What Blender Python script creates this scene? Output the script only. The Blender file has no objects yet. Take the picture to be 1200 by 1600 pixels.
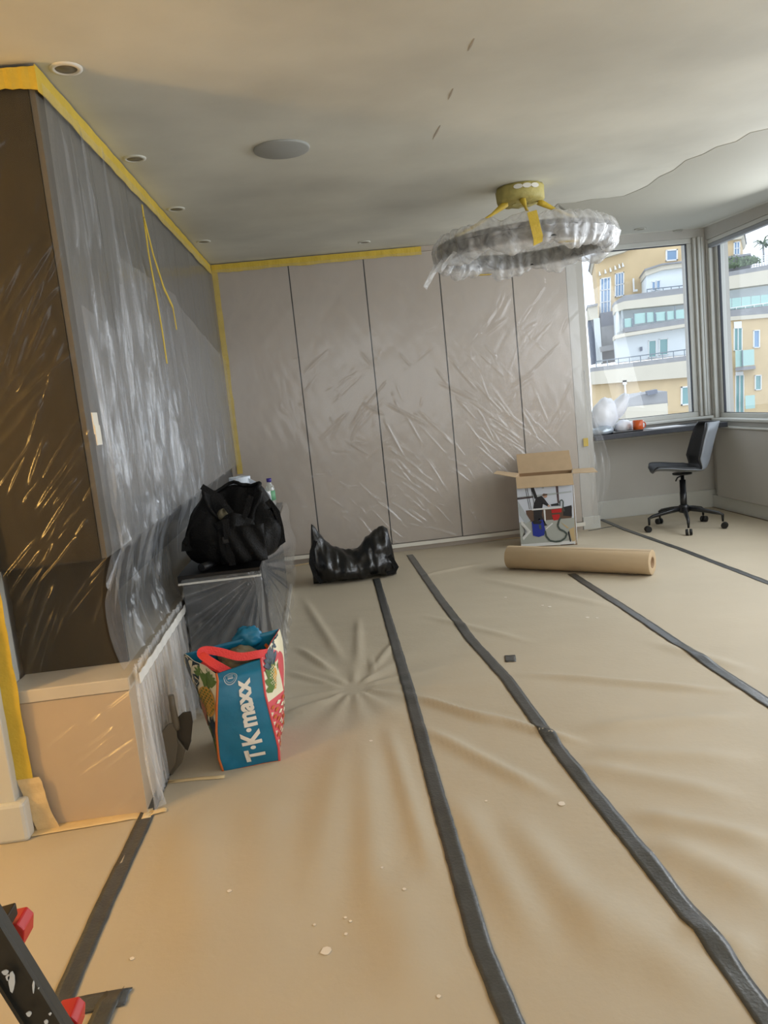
import bpy, math, random
import numpy as np
from mathutils import Vector, Matrix, noise as mn
C = bpy.context.scene.collection
random.seed(7)
# ------------------------------------------------------------------ camera
F, PI_, RO, YA, EYE = 1219.8, .1409, -.10282, .07317, 1.27
_cp, _sp = math.cos(PI_), math.sin(PI_)
FW = Vector((math.sin(YA)*_cp, math.cos(YA)*_cp, -_sp))
R0 = Vector((math.cos(YA), -math.sin(YA), 0)); U0 = R0.cross(FW)
RT = math.cos(RO)*R0 + math.sin(RO)*U0
UP = -math.sin(RO)*R0 + math.cos(RO)*U0
cam = bpy.data.cameras.new('camera'); co = bpy.data.objects.new('camera', cam); C.objects.link(co)
co.matrix_world = Matrix(((RT.x, UP.x, -FW.x, 0), (RT.y, UP.y, -FW.y, 0), (RT.z, UP.z, -FW.z, EYE), (0, 0, 0, 1)))
cam.sensor_width = 36; cam.sensor_fit = 'AUTO'; cam.lens = 36*F/1600; cam.clip_start = .05; cam.clip_end = 400
bpy.context.scene.camera = co
def ray(x, y): return RT*((x-600)/F) - UP*((y-800)/F) + FW
EY = Vector((0, 0, EYE))
def onZ(x, y, z=0): d = ray(x, y); return EY + d*((z-EYE)/d.z)
def onY(x, y, Y): d = ray(x, y); return EY + d*(Y/d.y)
def onX(x, y, X): d = ray(x, y); return EY + d*(X/d.x)
CZ0, CS = 2.335, .033                                  # ceiling height at the cabinet end and its slight fall
def ceil_z(y): return CZ0 + (y-2.49)*CS
def onC(x, y): d = ray(x, y); t = (CZ0-2.49*CS-EYE)/(d.z-CS*d.y); return EY + d*t
# ------------------------------------------------------------------ light
sc = bpy.context.scene
sc.view_settings.view_transform = 'Standard'; sc.view_settings.look = 'None'
sc.view_settings.gamma = 1; sc.view_settings.use_curve_mapping = False
sc.view_settings.exposure = 0.0
w = bpy.data.worlds.new('sky'); sc.world = w; w.use_nodes = True
nt = w.node_tree; bg = nt.nodes['Background']
tc = nt.nodes.new('ShaderNodeTexCoord'); mp = nt.nodes.new('ShaderNodeMapping'); mp.inputs['Scale'].default_value = (2, 2, 7)
nz = nt.nodes.new('ShaderNodeTexNoise'); nz.inputs['Scale'].default_value = 1.6; nz.inputs['Detail'].default_value = 6
cr = nt.nodes.new('ShaderNodeValToRGB'); cr.color_ramp.elements[0].position = .35; cr.color_ramp.elements[0].color = (.60, .73, .90, 1)
cr.color_ramp.elements[1].position = .62; cr.color_ramp.elements[1].color = (.86, .92, .97, 1)
nt.links.new(tc.outputs['Generated'], mp.inputs[0]); nt.links.new(mp.outputs[0], nz.inputs[0]); nt.links.new(nz.outputs[0], cr.inputs[0]); nt.links.new(cr.outputs[0], bg.inputs[0])
bg.inputs[1].default_value = 2.0
def area(name, loc, look, sx, sy, power, col):
    l = bpy.data.lights.new(name, 'AREA'); l.shape = 'RECTANGLE'; l.size = sx; l.size_y = sy; l.energy = power; l.color = col
    o = bpy.data.objects.new(name, l); C.objects.link(o); o.location = loc
    o.rotation_euler = (Vector(look)-Vector(loc)).to_track_quat('-Z', 'Y').to_euler(); return o
area('daylight_side_window', (3.46, 4.9, 1.6), (0, 4.4, .9), 1.4, 1.4, 30, (.93, .97, 1))
area('daylight_middle_window', (3.46, 3.0, 1.6), (0, 2.6, .9), 1.7, 1.4, 32, (.95, .97, 1))
area('daylight_near_window', (3.46, .9, 1.6), (0, 2.2, .9), 1.7, 1.4, 20, (.93, .97, 1))
area('rear_fill_light', (1.2, -1.4, 1.6), (1.0, 3, 1.3), 3.2, 1.9, 44, (.90, .96, 1))  # fill light added behind the camera; the wall there has no window
pl = bpy.data.lights.new('hallway_lamp', 'POINT'); pl.energy = 60; pl.color = (1, .57, .15); pl.shadow_soft_size = .12
po = bpy.data.objects.new('hallway_lamp', pl); C.objects.link(po); po.location = (-2.1, 1.55, 1.4)
# ------------------------------------------------------------------ materials
def lin(c): return tuple(((v/255)/12.92 if v/255 <= .04045 else ((v/255+.055)/1.055)**2.4) for v in c) + (1,)
MATS = {}
def mat(name, col, rough=.6, metal=0, spec=.5, var=.0, vscale=8, bump=0, bscale=60, stretch=(1, 1, 1), emit=0, sheen=0):
    if name in MATS: return MATS[name]
    m = bpy.data.materials.new(name); m.use_nodes = True; t = m.node_tree; b = t.nodes['Principled BSDF']
    c = lin(col); b.inputs['Base Color'].default_value = c; b.inputs['Roughness'].default_value = rough
    b.inputs['Metallic'].default_value = metal; b.inputs['Specular IOR Level'].default_value = spec
    tc = t.nodes.new('ShaderNodeTexCoord'); mp = t.nodes.new('ShaderNodeMapping'); mp.inputs['Scale'].default_value = stretch
    t.links.new(tc.outputs['Object'], mp.inputs[0])
    if var:
        n = t.nodes.new('ShaderNodeTexNoise'); n.inputs['Scale'].default_value = vscale; n.inputs['Detail'].default_value = 5
        t.links.new(mp.outputs[0], n.inputs[0])
        r = t.nodes.new('ShaderNodeValToRGB'); r.color_ramp.elements[0].position = .3; r.color_ramp.elements[1].position = .7
        r.color_ramp.elements[0].color = tuple(v*(1-var) for v in c[:3])+(1,); r.color_ramp.elements[1].color = tuple(min(1, v*(1+var)) for v in c[:3])+(1,)
        t.links.new(n.outputs[0], r.inputs[0]); t.links.new(r.outputs[0], b.inputs['Base Color'])
    if bump:
        n = t.nodes.new('ShaderNodeTexNoise'); n.inputs['Scale'].default_value = bscale; n.inputs['Detail'].default_value = 4
        t.links.new(mp.outputs[0], n.inputs[0]); bp = t.nodes.new('ShaderNodeBump'); bp.inputs['Strength'].default_value = bump; bp.inputs['Distance'].default_value = .01
        t.links.new(n.outputs[0], bp.inputs['Height']); t.links.new(bp.outputs[0], b.inputs['Normal'])
    if emit: b.inputs['Emission Color'].default_value = c; b.inputs['Emission Strength'].default_value = emit
    MATS[name] = m; return m
def film_mat(name, haze, gloss, col=(1, 1, 1), rough=.16, bscale=9, stretch=(1, 1, 1), bump=.5, edge=.35):
    """clear polythene: mostly see-through, a milky haze, sharp reflections on its creases"""
    m = bpy.data.materials.new(name); m.use_nodes = True; t = m.node_tree; t.nodes.remove(t.nodes['Principled BSDF'])
    out = t.nodes['Material Output']; N = t.nodes.new; L = t.links.new
    tr = N('ShaderNodeBsdfTransparent'); df = N('ShaderNodeBsdfDiffuse'); df.inputs[0].default_value = col+(1,)
    tl = N('ShaderNodeBsdfTranslucent'); tl.inputs[0].default_value = col+(1,)
    gl = N('ShaderNodeBsdfGlossy'); gl.inputs['Roughness'].default_value = rough; gl.inputs[0].default_value = (1, 1, 1, 1)
    tc = N('ShaderNodeTexCoord'); mp = N('ShaderNodeMapping'); mp.inputs['Scale'].default_value = stretch; L(tc.outputs['Object'], mp.inputs[0])
    n = N('ShaderNodeTexNoise'); n.inputs['Scale'].default_value = bscale; n.inputs['Detail'].default_value = 4; n.inputs['Distortion'].default_value = 1.2
    L(mp.outputs[0], n.inputs[0]); bp = N('ShaderNodeBump'); bp.inputs['Strength'].default_value = bump; bp.inputs['Distance'].default_value = .02
    L(n.outputs[0], bp.inputs['Height']); L(bp.outputs[0], gl.inputs['Normal']); L(bp.outputs[0], df.inputs['Normal'])
    a = N('ShaderNodeMixShader'); a.inputs[0].default_value = .35; L(df.outputs[0], a.inputs[1]); L(tl.outputs[0], a.inputs[2])
    b = N('ShaderNodeMixShader'); L(tr.outputs[0], b.inputs[1]); L(a.outputs[0], b.inputs[2])
    mr = N('ShaderNodeMapRange'); mr.inputs['From Min'].default_value = .3; mr.inputs['From Max'].default_value = .75
    mr.inputs['To Min'].default_value = haze*.6; mr.inputs['To Max'].default_value = haze*1.5; L(n.outputs[0], mr.inputs[0]); L(mr.outputs[0], b.inputs[0])
    lw = N('ShaderNodeLayerWeight'); lw.inputs[0].default_value = .5; L(bp.outputs[0], lw.inputs['Normal']); pw = N('ShaderNodeMath'); pw.operation = 'POWER'; pw.inputs[1].default_value = 3; L(lw.outputs['Facing'], pw.inputs[0])
    mu = N('ShaderNodeMath'); mu.operation = 'MULTIPLY'; mu.inputs[1].default_value = gloss; L(pw.outputs[0], mu.inputs[0])
    ad = N('ShaderNodeMath'); ad.operation = 'ADD'; ad.inputs[1].default_value = gloss*.10; L(mu.outputs[0], ad.inputs[0])
    c = N('ShaderNodeMixShader'); L(ad.outputs[0], c.inputs[0]); L(b.outputs[0], c.inputs[1]); L(gl.outputs[0], c.inputs[2]); L(c.outputs[0], out.inputs[0])
    MATS[name] = m; return m
def glass_mat(name, tint=(1, 1, 1), tfac=0.0):
    m = bpy.data.materials.new(name); m.use_nodes = True; t = m.node_tree; t.nodes.remove(t.nodes['Principled BSDF'])
    N = t.nodes.new; L = t.links.new; tr = N('ShaderNodeBsdfTransparent'); tr.inputs[0].default_value = tint+(1,)
    gl = N('ShaderNodeBsdfGlossy'); gl.inputs['Roughness'].default_value = .02
    lw = N('ShaderNodeLayerWeight'); pw = N('ShaderNodeMath'); pw.operation = 'POWER'; pw.inputs[1].default_value = 5; L(lw.outputs['Facing'], pw.inputs[0]); mh = N('ShaderNodeMath'); mh.operation = 'MULTIPLY_ADD'; mh.inputs[1].default_value = .6; mh.inputs[2].default_value = .02; L(pw.outputs[0], mh.inputs[0]); mx = N('ShaderNodeMixShader')
    L(mh.outputs[0], mx.inputs[0]); L(tr.outputs[0], mx.inputs[1]); L(gl.outputs[0], mx.inputs[2]); L(mx.outputs[0], t.nodes['Material Output'].inputs[0])
    MATS[name] = m; return m
def kraft_mat():
    m = mat('kraft_paper', (188, 176, 154), .62, spec=.35, var=.05, vscale=1.3, bump=.10, bscale=45)
    return m
M = dict(
 plaster=mat('ceiling_plaster', (204, 203, 192), .72, var=.15, vscale=1.3, bump=.15, bscale=9),
 oldpaint=mat('ceiling_old_paint', (170, 168, 156), .7, var=.02, vscale=2),
 wall=mat('wall_paint', (190, 187, 180), .7, var=.03, vscale=2, bump=.05, bscale=90),
 trim=mat('white_gloss_paint', (205, 205, 198), .4, var=.02),
 floor=mat('subfloor', (120, 100, 80), .8, var=.1),
 door=mat('wardrobe_lacquer', (178, 166, 153), .5, var=.03, vscale=2, stretch=(1, 1, .3)),
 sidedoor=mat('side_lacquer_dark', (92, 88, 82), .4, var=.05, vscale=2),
 gap=mat('dark_gap', (30, 29, 28), .8),
 canopy=mat('olive_taped_canopy', (176, 164, 96), .6, var=.15, vscale=18, bump=.3, bscale=60),
 wood=mat('dark_wood', (32, 24, 6), .55, var=.25, vscale=6, stretch=(6, 6, .6)),
 taupe=mat('taupe_panel', (196, 176, 150), .5, var=.03),
 niche=mat('niche_dark_glass', (60, 58, 56), .18, spec=.6, var=.2, vscale=2),
 work=mat('worktop_stone', (205, 196, 180), .4, var=.05),
 ytape=mat('yellow_masking_tape', (208, 178, 62), .55, var=.08, vscale=14, bump=.3, bscale=70),
 cream=mat('cream_masking_tape', (222, 196, 148), .6, var=.06, vscale=20, bump=.2, bscale=80),
 gtape=mat('grey_cloth_tape', (74, 75, 74), .30, var=.16, vscale=26, bump=.15, bscale=120),
 kraft=kraft_mat(), kraftroll=mat('kraft_roll', (192, 168, 134), .55, var=.03),
 card=mat('cardboard', (194, 168, 134), .75, var=.05, vscale=12), cardin=mat('cardboard_inner', (150, 120, 88), .8),
 black=mat('black_nylon', (11, 11, 12), .6, spec=.25, var=.3, vscale=9, bump=.5, bscale=160),
 blackgl=mat('black_polythene', (12, 12, 13), .30, spec=.7, bump=.5, bscale=22),
 blackm=mat('black_metal', (26, 27, 29), .35, var=.15), slab=mat('black_laminate', (14, 14, 15), .3),
 console=mat('console_black', (48, 48, 50), .4, var=.2, vscale=4),
 desk=mat('desk_top_dark', (58, 60, 66), .32, var=.05), shell=mat('grey_plastic', (112, 117, 123), .4), pad=mat('charcoal_leather', (44, 46, 50), .42, bump=.1, bscale=120),
 white=mat('white_plastic', (235, 236, 238), .4), whitebag=mat('white_polythene', (240, 242, 248), .35, bump=.3, bscale=18),
 silver=mat('silver_polythene', (170, 180, 190), .25, metal=.3, bump=.5, bscale=20), mug=mat('orange_glaze', (205, 92, 40), .25),
 paperb=mat('blue_white_paper', (214, 224, 236), .8, var=.04), red=mat('red_webbing', (226, 62, 60), .6, bump=.3, bscale=200),
 redp=mat('red_plastic', (190, 40, 36), .4), teal=mat('teal_print', (18, 112, 146), .4, var=.12, vscale=8, bump=.35, bscale=14),
 navy=mat('navy_print', (20, 48, 62), .45), creamp=mat('cream_print', (232, 222, 190), .5, var=.05), ochre=mat('ochre_print', (214, 160, 66), .5, var=.15, vscale=40),
 green=mat('green_print', (92, 120, 50), .5), orange=mat('orange_print', (196, 100, 40), .5), pink=mat('pink_print', (214, 84, 90), .5), letter=mat('pale_lettering', (228, 222, 210), .5),
 olive=mat('olive_cloth', (104, 98, 78), .8, bump=.4, bscale=40), kbrown=mat('dustpan_grey_brown', (92, 82, 66), .45, var=.08), kdark=mat('dustpan_dark', (56, 48, 36), .5),
 wfoot=mat('white_edge', (225, 222, 214), .5), ladder=mat('ladder_black', (46, 44, 38), .45, var=.25, vscale=10), tread=mat('ladder_tread', (52, 40, 24), .6, var=.4, vscale=14),
 splash=mat('paint_splash', (214, 216, 214), .5), seal=mat('window_seal', (52, 54, 60), .5), alu=mat('window_grey', (150, 153, 158), .4),
 grille=mat('speaker_grille', (160, 162, 158), .8, bump=.4, bscale=400), filler=mat('white_filler', (222, 218, 206), .8), lamp=mat('downlight_glass', (120, 112, 92), .4),
 cap=mat('blue_cap', (60, 48, 140), .4), label=mat('green_label', (110, 170, 130), .5), grime=mat('plaster_crack', (168, 158, 143), .8),
 chrome=mat('chrome', (190, 190, 190), .2, metal=1),
 # outdoors
 brick=mat('ochre_brick', (216, 192, 152), .85, var=.07, vscale=.6, bump=.2, bscale=12), stucco=mat('white_stucco', (226, 232, 234), .8, var=.02, vscale=.3), estone=mat('cream_stone', (214, 206, 188), .85, var=.04, vscale=.5),
 slate=mat('grey_slate', (150, 150, 152), .7, var=.12, vscale=1), egrey=mat('grey_recess', (120, 124, 136), .7, var=.1, vscale=.6), upvc=mat('white_frame', (240, 240, 238), .4),  # one even blue-grey serves recess wall, side wing, wall lamp and skylight
 epane=mat('blue_pane', (140, 168, 198), .15), tpane=mat('teal_pane', (128, 168, 168), .15), rail=mat('grey_rail', (128, 138, 146), .5), bglass=mat('green_glass_panel', (176, 208, 200), .15),
 leaf=mat('grey_green_leaf', (96, 112, 84), .8, var=.3, vscale=20), asphalt=mat('asphalt', (110, 110, 108), .9, var=.1), blackrub=mat('black_rubber', (20, 20, 20), .6), chipwhite=mat('white_speck', (225, 215, 200), .7),
 pgrey=mat('print_grey', (176, 184, 188), .5), pblue=mat('print_blue', (34, 52, 150), .4), pred=mat('print_red', (190, 36, 40), .4), pdark=mat('print_dark', (34, 34, 40), .5), pbeam=mat('print_beam', (88, 70, 74), .5), pfloor=mat('print_floor', (170, 174, 168), .5), psky=mat('print_window', (208, 214, 226), .5), pskin=mat('print_skin', (190, 150, 128), .5), pwood=mat('print_wood', (196, 172, 128), .5), pwhite=mat('print_white', (222, 224, 224), .5), pbrown=mat('print_brown', (96, 74, 60), .5), phose=mat('print_hose', (70, 82, 78), .5))
film_w = film_mat('film_wardrobe', .09, .40, col=(.93, .96, 1), bscale=7, stretch=(1, 1, .6), bump=.08, rough=.18)
film_s = film_mat('film_side', .085, .26, col=(.86, .92, 1), bscale=5, stretch=(1, 2.2, .5), bump=.55)
film_s2 = film_mat('film_side_second', .09, .26, col=(.88, .93, 1), bscale=6, stretch=(1, 2.5, .5), bump=.6)
film_e = film_mat('film_end', .012, .24, col=(1, .96, .85), bscale=5, stretch=(2, 1, 1), bump=.2, rough=.22)  # clear film; some amber lamplight is put into its haze tint
film_b = film_mat('film_gathered', .26, .6, col=(.93, .96, 1), bscale=7, stretch=(1.5, 1.5, .4), bump=.6)
film_f = film_mat('film_console', .11, .55, col=(.9, .95, 1), bscale=8, bump=.5)
film_r = film_mat('film_ring', .38, .6, col=(1, 1, 1), bscale=14, bump=.8)
film_c = film_mat('film_clear_plastic', .25, .8, col=(.95, 1, .98), bscale=30, bump=.2)
glass = glass_mat('window_glass')
# ------------------------------------------------------------------ mesh helpers
class MB:
    def __init__(s): s.v = []; s.f = []; s.m = []; s.sm = []
    def add(s, vs, fs, mi=0, smooth=False):
        o = len(s.v); s.v += [tuple(p) for p in vs]
        for f in fs: s.f.append([i+o for i in f]); s.m.append(mi); s.sm.append(smooth)
        return s
    def box(s, x0, y0, z0, x1, y1, z1, mi=0, T=None):
        vs = [Vector((x, y, z)) for z in (z0, z1) for y in (y0, y1) for x in (x0, x1)]
        if T: vs = [T @ p for p in vs]
        return s.add(vs, [(0, 2, 3, 1), (4, 5, 7, 6), (0, 1, 5, 4), (2, 6, 7, 3), (0, 4, 6, 2), (1, 3, 7, 5)], mi)
    def prism(s, pts, off, mi=0):
        n = len(pts); a = [Vector(p) for p in pts]; b = [p+Vector(off) for p in a]
        return s.add(a+b, [list(range(n)), list(range(2*n-1, n-1, -1))]+[(i, i+n, (i+1) % n+n, (i+1) % n) for i in range(n)], mi)
    def loft(s, rings, mi=0, smooth=True, cap0=True, cap1=True, closed=True):
        n = len(rings[0]); vs = [p for r in rings for p in r]; fs = []
        for j in range(len(rings)-1):
            for i in range(n if closed else n-1):
                k = (i+1) % n; fs.append((j*n+i, j*n+k, (j+1)*n+k, (j+1)*n+i))
        s.add(vs, fs, mi, smooth)
        o = len(s.v)-len(vs)
        if closed and cap0: s.f.append([o+i for i in range(n-1, -1, -1)]); s.m.append(mi); s.sm.append(False)
        if closed and cap1: s.f.append([o+len(vs)-n+i for i in range(n)]); s.m.append(mi); s.sm.append(False)
        return s
    def tube(s, path, r, n=10, mi=0, cap=True, flat=None):
        path = [Vector(p) for p in path]; rs = r if hasattr(r, '__len__') else [r]*len(path)
        rings = []; ref = None
        for i, p in enumerate(path):
            t = (path[min(i+1, len(path)-1)]-path[max(i-1, 0)]).normalized()
            if ref is None: ref = Vector((0, 0, 1)) if abs(t.z) < .9 else Vector((1, 0, 0))
            a = t.cross(ref).normalized(); b = a.cross(t).normalized(); ref = b
            fa = flat if flat else 1
            rings.append([p+a*math.cos(2*math.pi*k/n)*rs[i]+b*math.sin(2*math.pi*k/n)*rs[i]*fa for k in range(n)])
        return s.loft(rings, mi, True, cap, cap)
    def ribbon(s, path, wd, th=.002, up=(0, 0, 1), mi=0):
        path = [Vector(p) for p in path]; up = Vector(up); rings = []
        for i, p in enumerate(path):
            t = (path[min(i+1, len(path)-1)]-path[max(i-1, 0)]).normalized(); a = t.cross(up).normalized(); b = a.cross(t).normalized()
            rings.append([p-a*wd/2-b*th/2, p+a*wd/2-b*th/2, p+a*wd/2+b*th/2, p-a*wd/2+b*th/2])
        return s.loft(rings, mi, False)
    def grid(s, fn, nu, nv, mi=0, smooth=True):
        vs = [fn(i/nu, j/nv) for j in range(nv+1) for i in range(nu+1)]
        return s.add(vs, [(j*(nu+1)+i, j*(nu+1)+i+1, (j+1)*(nu+1)+i+1, (j+1)*(nu+1)+i) for j in range(nv) for i in range(nu)], mi, smooth)
    def lathe(s, c, prof, n=24, mi=0):
        c = Vector(c); return s.loft([[c+Vector((r*math.cos(2*math.pi*k/n), r*math.sin(2*math.pi*k/n), z)) for k in range(n)] for r, z in prof], mi)
    def build(s, name, mats, parent=None, bev=0, sub=0, solid=0):
        me = bpy.data.meshes.new(name); me.from_pydata(s.v, [], s.f); mats = mats if isinstance(mats, (list, tuple)) else [mats]
        for m in mats: me.materials.append(m)
        me.polygons.foreach_set('material_index', s.m); me.polygons.foreach_set('use_smooth', s.sm); me.update()
        o = bpy.data.objects.new(name, me); C.objects.link(o)
        if parent: o.parent = parent; o.matrix_parent_inverse = parent.matrix_world.inverted() if False else Matrix.Translation(-parent.location)
        if solid: d = o.modifiers.new('s', 'SOLIDIFY'); d.thickness = solid; d.offset = 0
        if bev: d = o.modifiers.new('b', 'BEVEL'); d.width = bev; d.segments = 2; d.limit_method = 'ANGLE'
        if sub: d = o.modifiers.new('u', 'SUBSURF'); d.levels = sub; d.render_levels = sub
        return o
def tag(o, label, cat, group=None):
    o['label'] = label; o['category'] = cat
    if group: o['group'] = group
    return o
def thing(name, loc, label, cat, group=None):
    o = bpy.data.objects.new(name, None); o.location = loc; C.objects.link(o); o.empty_display_size = .1; return tag(o, label, cat, group)
def struct(o): o['kind'] = 'structure'; return o
def bx(name, m, x0, y0, z0, x1, y1, z1, parent=None, bev=0): return MB().box(x0, y0, z0, x1, y1, z1).build(name, m, parent, bev)
def arr_obj(name, X, Y, Z, m, parent=None):
    """a surface from numpy grids"""
    nv, nu = X.shape; co = np.stack([X, Y, Z], -1).reshape(-1, 3)
    j, i = np.meshgrid(np.arange(nv-1), np.arange(nu-1), indexing='ij'); a = (j*nu+i).ravel()
    f = np.stack([a, a+1, a+nu+1, a+nu], -1); me = bpy.data.meshes.new(name)
    me.vertices.add(len(co)); me.vertices.foreach_set('co', co.astype(np.float32).ravel())
    me.loops.add(f.size); me.loops.foreach_set('vertex_index', f.ravel().astype(np.int32)); me.polygons.add(len(f))
    me.polygons.foreach_set('loop_start', np.arange(0, f.size, 4, dtype=np.int32)); me.polygons.foreach_set('loop_total', np.full(len(f), 4, np.int32))
    me.polygons.foreach_set('use_smooth', np.ones(len(f), bool)); me.update(calc_edges=True); me.validate()
    me.materials.append(m); o = bpy.data.objects.new(name, me); C.objects.link(o)
    if parent: o.parent = parent; o.matrix_parent_inverse = Matrix.Translation(-parent.location)
    return o
def smooth_noise(U, V, sc_, seed):
    r = np.random.RandomState(seed); out = np.zeros_like(U)
    for k in range(7):
        a = r.uniform(0, math.pi*2); fq = sc_*r.uniform(.6, 1.6); out += np.sin((U*math.cos(a)+V*math.sin(a))*fq+r.uniform(0, 6))/7
    return out
def crease(U, V, a, b, wd, amp, sharp=False):
    ax, ay = a; bx_, by = b; dx, dy = bx_-ax, by-ay; L = math.hypot(dx, dy)+1e-9
    t = ((U-ax)*dx+(V-ay)*dy)/L/L; d = ((U-ax)*-dy+(V-ay)*dx)/L
    tap = np.clip(np.minimum(t, 1-t)*3+.0, 0, 1); tap = tap*tap*(3-2*tap)
    pr = np.exp(-np.abs(d)/wd) if sharp else np.exp(-(d/wd)**2)
    return amp*tap*pr
# ------------------------------------------------------------------ floor, its paper and tape
struct(bx('floor', M['floor'], -2.8, -1.7, -.12, 3.75, 7.0, 0))
FOLDS = []
def fold(px, wd, amp, sharp=False):
    P = [onZ(*p) for p in px]
    for a, b in zip(P, P[1:]): FOLDS.append(((a.x, a.y), (b.x, b.y), wd, amp, sharp))
STAR = onZ(553, 1078)
for px, wd, amp, sh in (
  [((640, 1090), (800, 1140)), .02, .016, 0], [((720, 1110), (930, 1170)), .022, .014, 0], [((790, 1055), (1190, 1088)), .03, .014, 0], [((640, 1130), (900, 1265)), .03, .014, 0],
  [((880, 1145), (1200, 1120)), .05, .014, 0], [((900, 1180), (1200, 1190)), .05, .012, 0], [((960, 1270), (1250, 1330)), .045, .016, 0], [((1000, 1310), (1250, 1430)), .06, .016, 0],
  [((700, 1230), (870, 1530)), .05, .014, 0], [((780, 1260), (1010, 1560)), .06, .016, 0], [((570, 1140), (590, 1500)), .05, .012, 0], [((545, 1130), (470, 1500)), .07, .012, 0],
  [((600, 1120), (690, 1420)), .03, .010, 0], [((460, 1010), (530, 1060)), .02, .012, 0], [((440, 1120), (520, 1095)), .02, .008, 0], [((470, 930), (545, 1050)), .025, .010, 0],
  [((560, 960), (560, 1050)), .02, .008, 0], [((620, 1000), (575, 1060)), .02, .008, 0], [((730, 900), (1000, 960)), .04, .008, 0], [((650, 960), (850, 1010)), .03, .007, 0],
  [((900, 1380), (1150, 1600)), .07, .014, 0], [((300, 1250), (330, 1600)), .09, .012, 0], [((420, 1210), (400, 1600)), .09, .010, 0], [((1000, 1000), (1200, 1060)), .04, .008, 0],
  [((580, 1020), (582, 1068)), .006, .006, 0], [((860, 1190), (1200, 1260)), .05, .012, 0], [((760, 880), (640, 905)), .03, .008, 0], [((1050, 1450), (1200, 1500)), .05, .012, 0],
  [((620, 1350), (650, 1600)), .08, .012, 0], [((440, 1050), (540, 1080)), .018, .009, 0]): fold(px, wd, amp, sh)
def H(X, Y):
    X = np.asarray(X, float); Y = np.asarray(Y, float); Z = np.full(X.shape, .004)
    for a, b, wd, amp, sh in FOLDS: Z = Z+crease(X, Y, a, b, wd, amp*1.25, sh)
    dx, dy = X-STAR.x, Y-STAR.y; r = np.hypot(dx, dy); th = np.arctan2(dy, dx)
    rad = sum(np.maximum(0, np.cos(th*1-p))**(e*.4)*a_ for p, e, a_ in ((.3, 300, .7), (.9, 200, .9), (1.5, 300, .8), (2.1, 200, 1), (2.7, 260, .8), (3.3, 300, .9), (3.9, 240, 1), (4.4, 300, .9), (4.75, 300, 1), (5.1, 220, .9), (5.6, 260, 1), (6.0, 240, .9)))
    Z = Z+.016*rad*np.clip((r-.05)/.05, 0, 1)*np.exp(-r/.36)
    Z = Z+.006*(smooth_noise(X, Y, 6, 3)+.5)*np.clip((5.2-Y)/2, .15, 1)+.0015*smooth_noise(X, Y, 30, 5)
    ed = np.clip(np.minimum.reduce([(X+.72)/.15+(X < -.72)*99, (6.38-Y)/.15+(X > 2.3)*99, (3.5-X)/.2]), .05, 1)
    return np.maximum(.002, .003+(Z-.003)*ed)
def Hs(x, y): return float(H(np.array([x]), np.array([y]))[0])
# object feet: the paper lies flat under them
def strip(x0, x1, y0, y1, label, res=.014, edge=None):
    nu = max(2, int((x1-x0)/res)); nv = int((y1-y0)/res); U, Yg = np.meshgrid(np.linspace(0, 1, nu), np.linspace(y0, y1, nv))
    a, b = (edge(Yg) if edge else (x0, x1)); Xg = a+(b-a)*U
    tag(arr_obj('floor_paper', Xg, Yg, H(Xg, Yg), M['kraft']), label, 'floor paper', 'brown paper runs laid over the floor')
T1 = [onZ(588, 905), onZ(640, 1085), onZ(695, 1290), onZ(750, 1480), onZ(840, 1700)]
T2 = [onZ(640, 868), onZ(687, 936), onZ(735, 1000), onZ(790, 1062), onZ(830, 1118), onZ(900, 1210), onZ(980, 1310), onZ(1090, 1450), onZ(1200, 1598), onZ(1290, 1715)]
def xat(T, Y):
    ys = [p.y for p in T][::-1]; xs = [p.x for p in T][::-1]; return np.interp(Y, ys, xs)
strip(-2.8, -.70, -1.0, 2.46, 'brown floor paper run at far left, under the ladder, lit orange', .03)
strip(-.70, .29, .1, 6.44, 'brown floor paper run with star-shaped wrinkle, under patterned shopping bag', edge=lambda Y: (-.70, xat(T1, Y)))
strip(.29, .68, .1, 6.44, 'narrow brown floor paper run between the two long dark tapes at centre', edge=lambda Y: (xat(T1, Y), xat(T2, Y)))
strip(.68, 1.555, .1, 6.44, 'brown floor paper run bearing the small grey tape square', edge=lambda Y: (xat(T2, Y), 1.555))
strip(1.555, 2.47, .1, 6.82, 'brown floor paper run under the right end of the paper roll', .016, edge=lambda Y: (1.555, 2.47))
strip(2.47, 3.50, .1, 6.82, 'brown floor paper run under the swivel chair by the right wall', .018)
def ftape(P, wd, label, res=.03, name='tape_strip', lift=.0022, cat='tape', ragged=0):
    pts = []
    for a, b in zip(P, P[1:]):
        n = max(1, int((b-a).length/res)); pts += [a.lerp(b, i/n) for i in range(n)]
    pts.append(P[-1]); pts = [Vector((p.x, p.y, 0)) for p in pts]; n = len(pts); A = []
    rnd = random.Random(len(label))
    for i, p in enumerate(pts):
        t = (pts[min(i+1, n-1)]-pts[max(i-1, 0)]).normalized(); s = Vector((t.y, -t.x, 0)); w_ = wd/2*(1+rnd.uniform(-.05, .05))
        A.append([p+s*w_*k for k in (-1, -.5, 0, .5, 1)])
    X = np.array([[q.x for q in r] for r in A]); Y = np.array([[q.y for q in r] for r in A])
    if ragged:
        for e in (0, -1): Y[e] += np.array([rnd.uniform(-.01, .01) for _ in range(5)]); X[e] += np.array([rnd.uniform(-.006, .006) for _ in range(5)])
    Z = H(X, Y)+lift; o = arr_obj(name, X, Y, Z, M['cream'] if 'cream' in label else M['gtape']); d = o.modifiers.new('s', 'SOLIDIFY'); d.thickness = .0008; d.offset = 1
    return tag(o, label, cat, 'grey tape joining the floor paper' if 'grey' in label else None)
ftape(T1, .051, 'long dark grey tape running from black sack straight to bottom edge')
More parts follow.
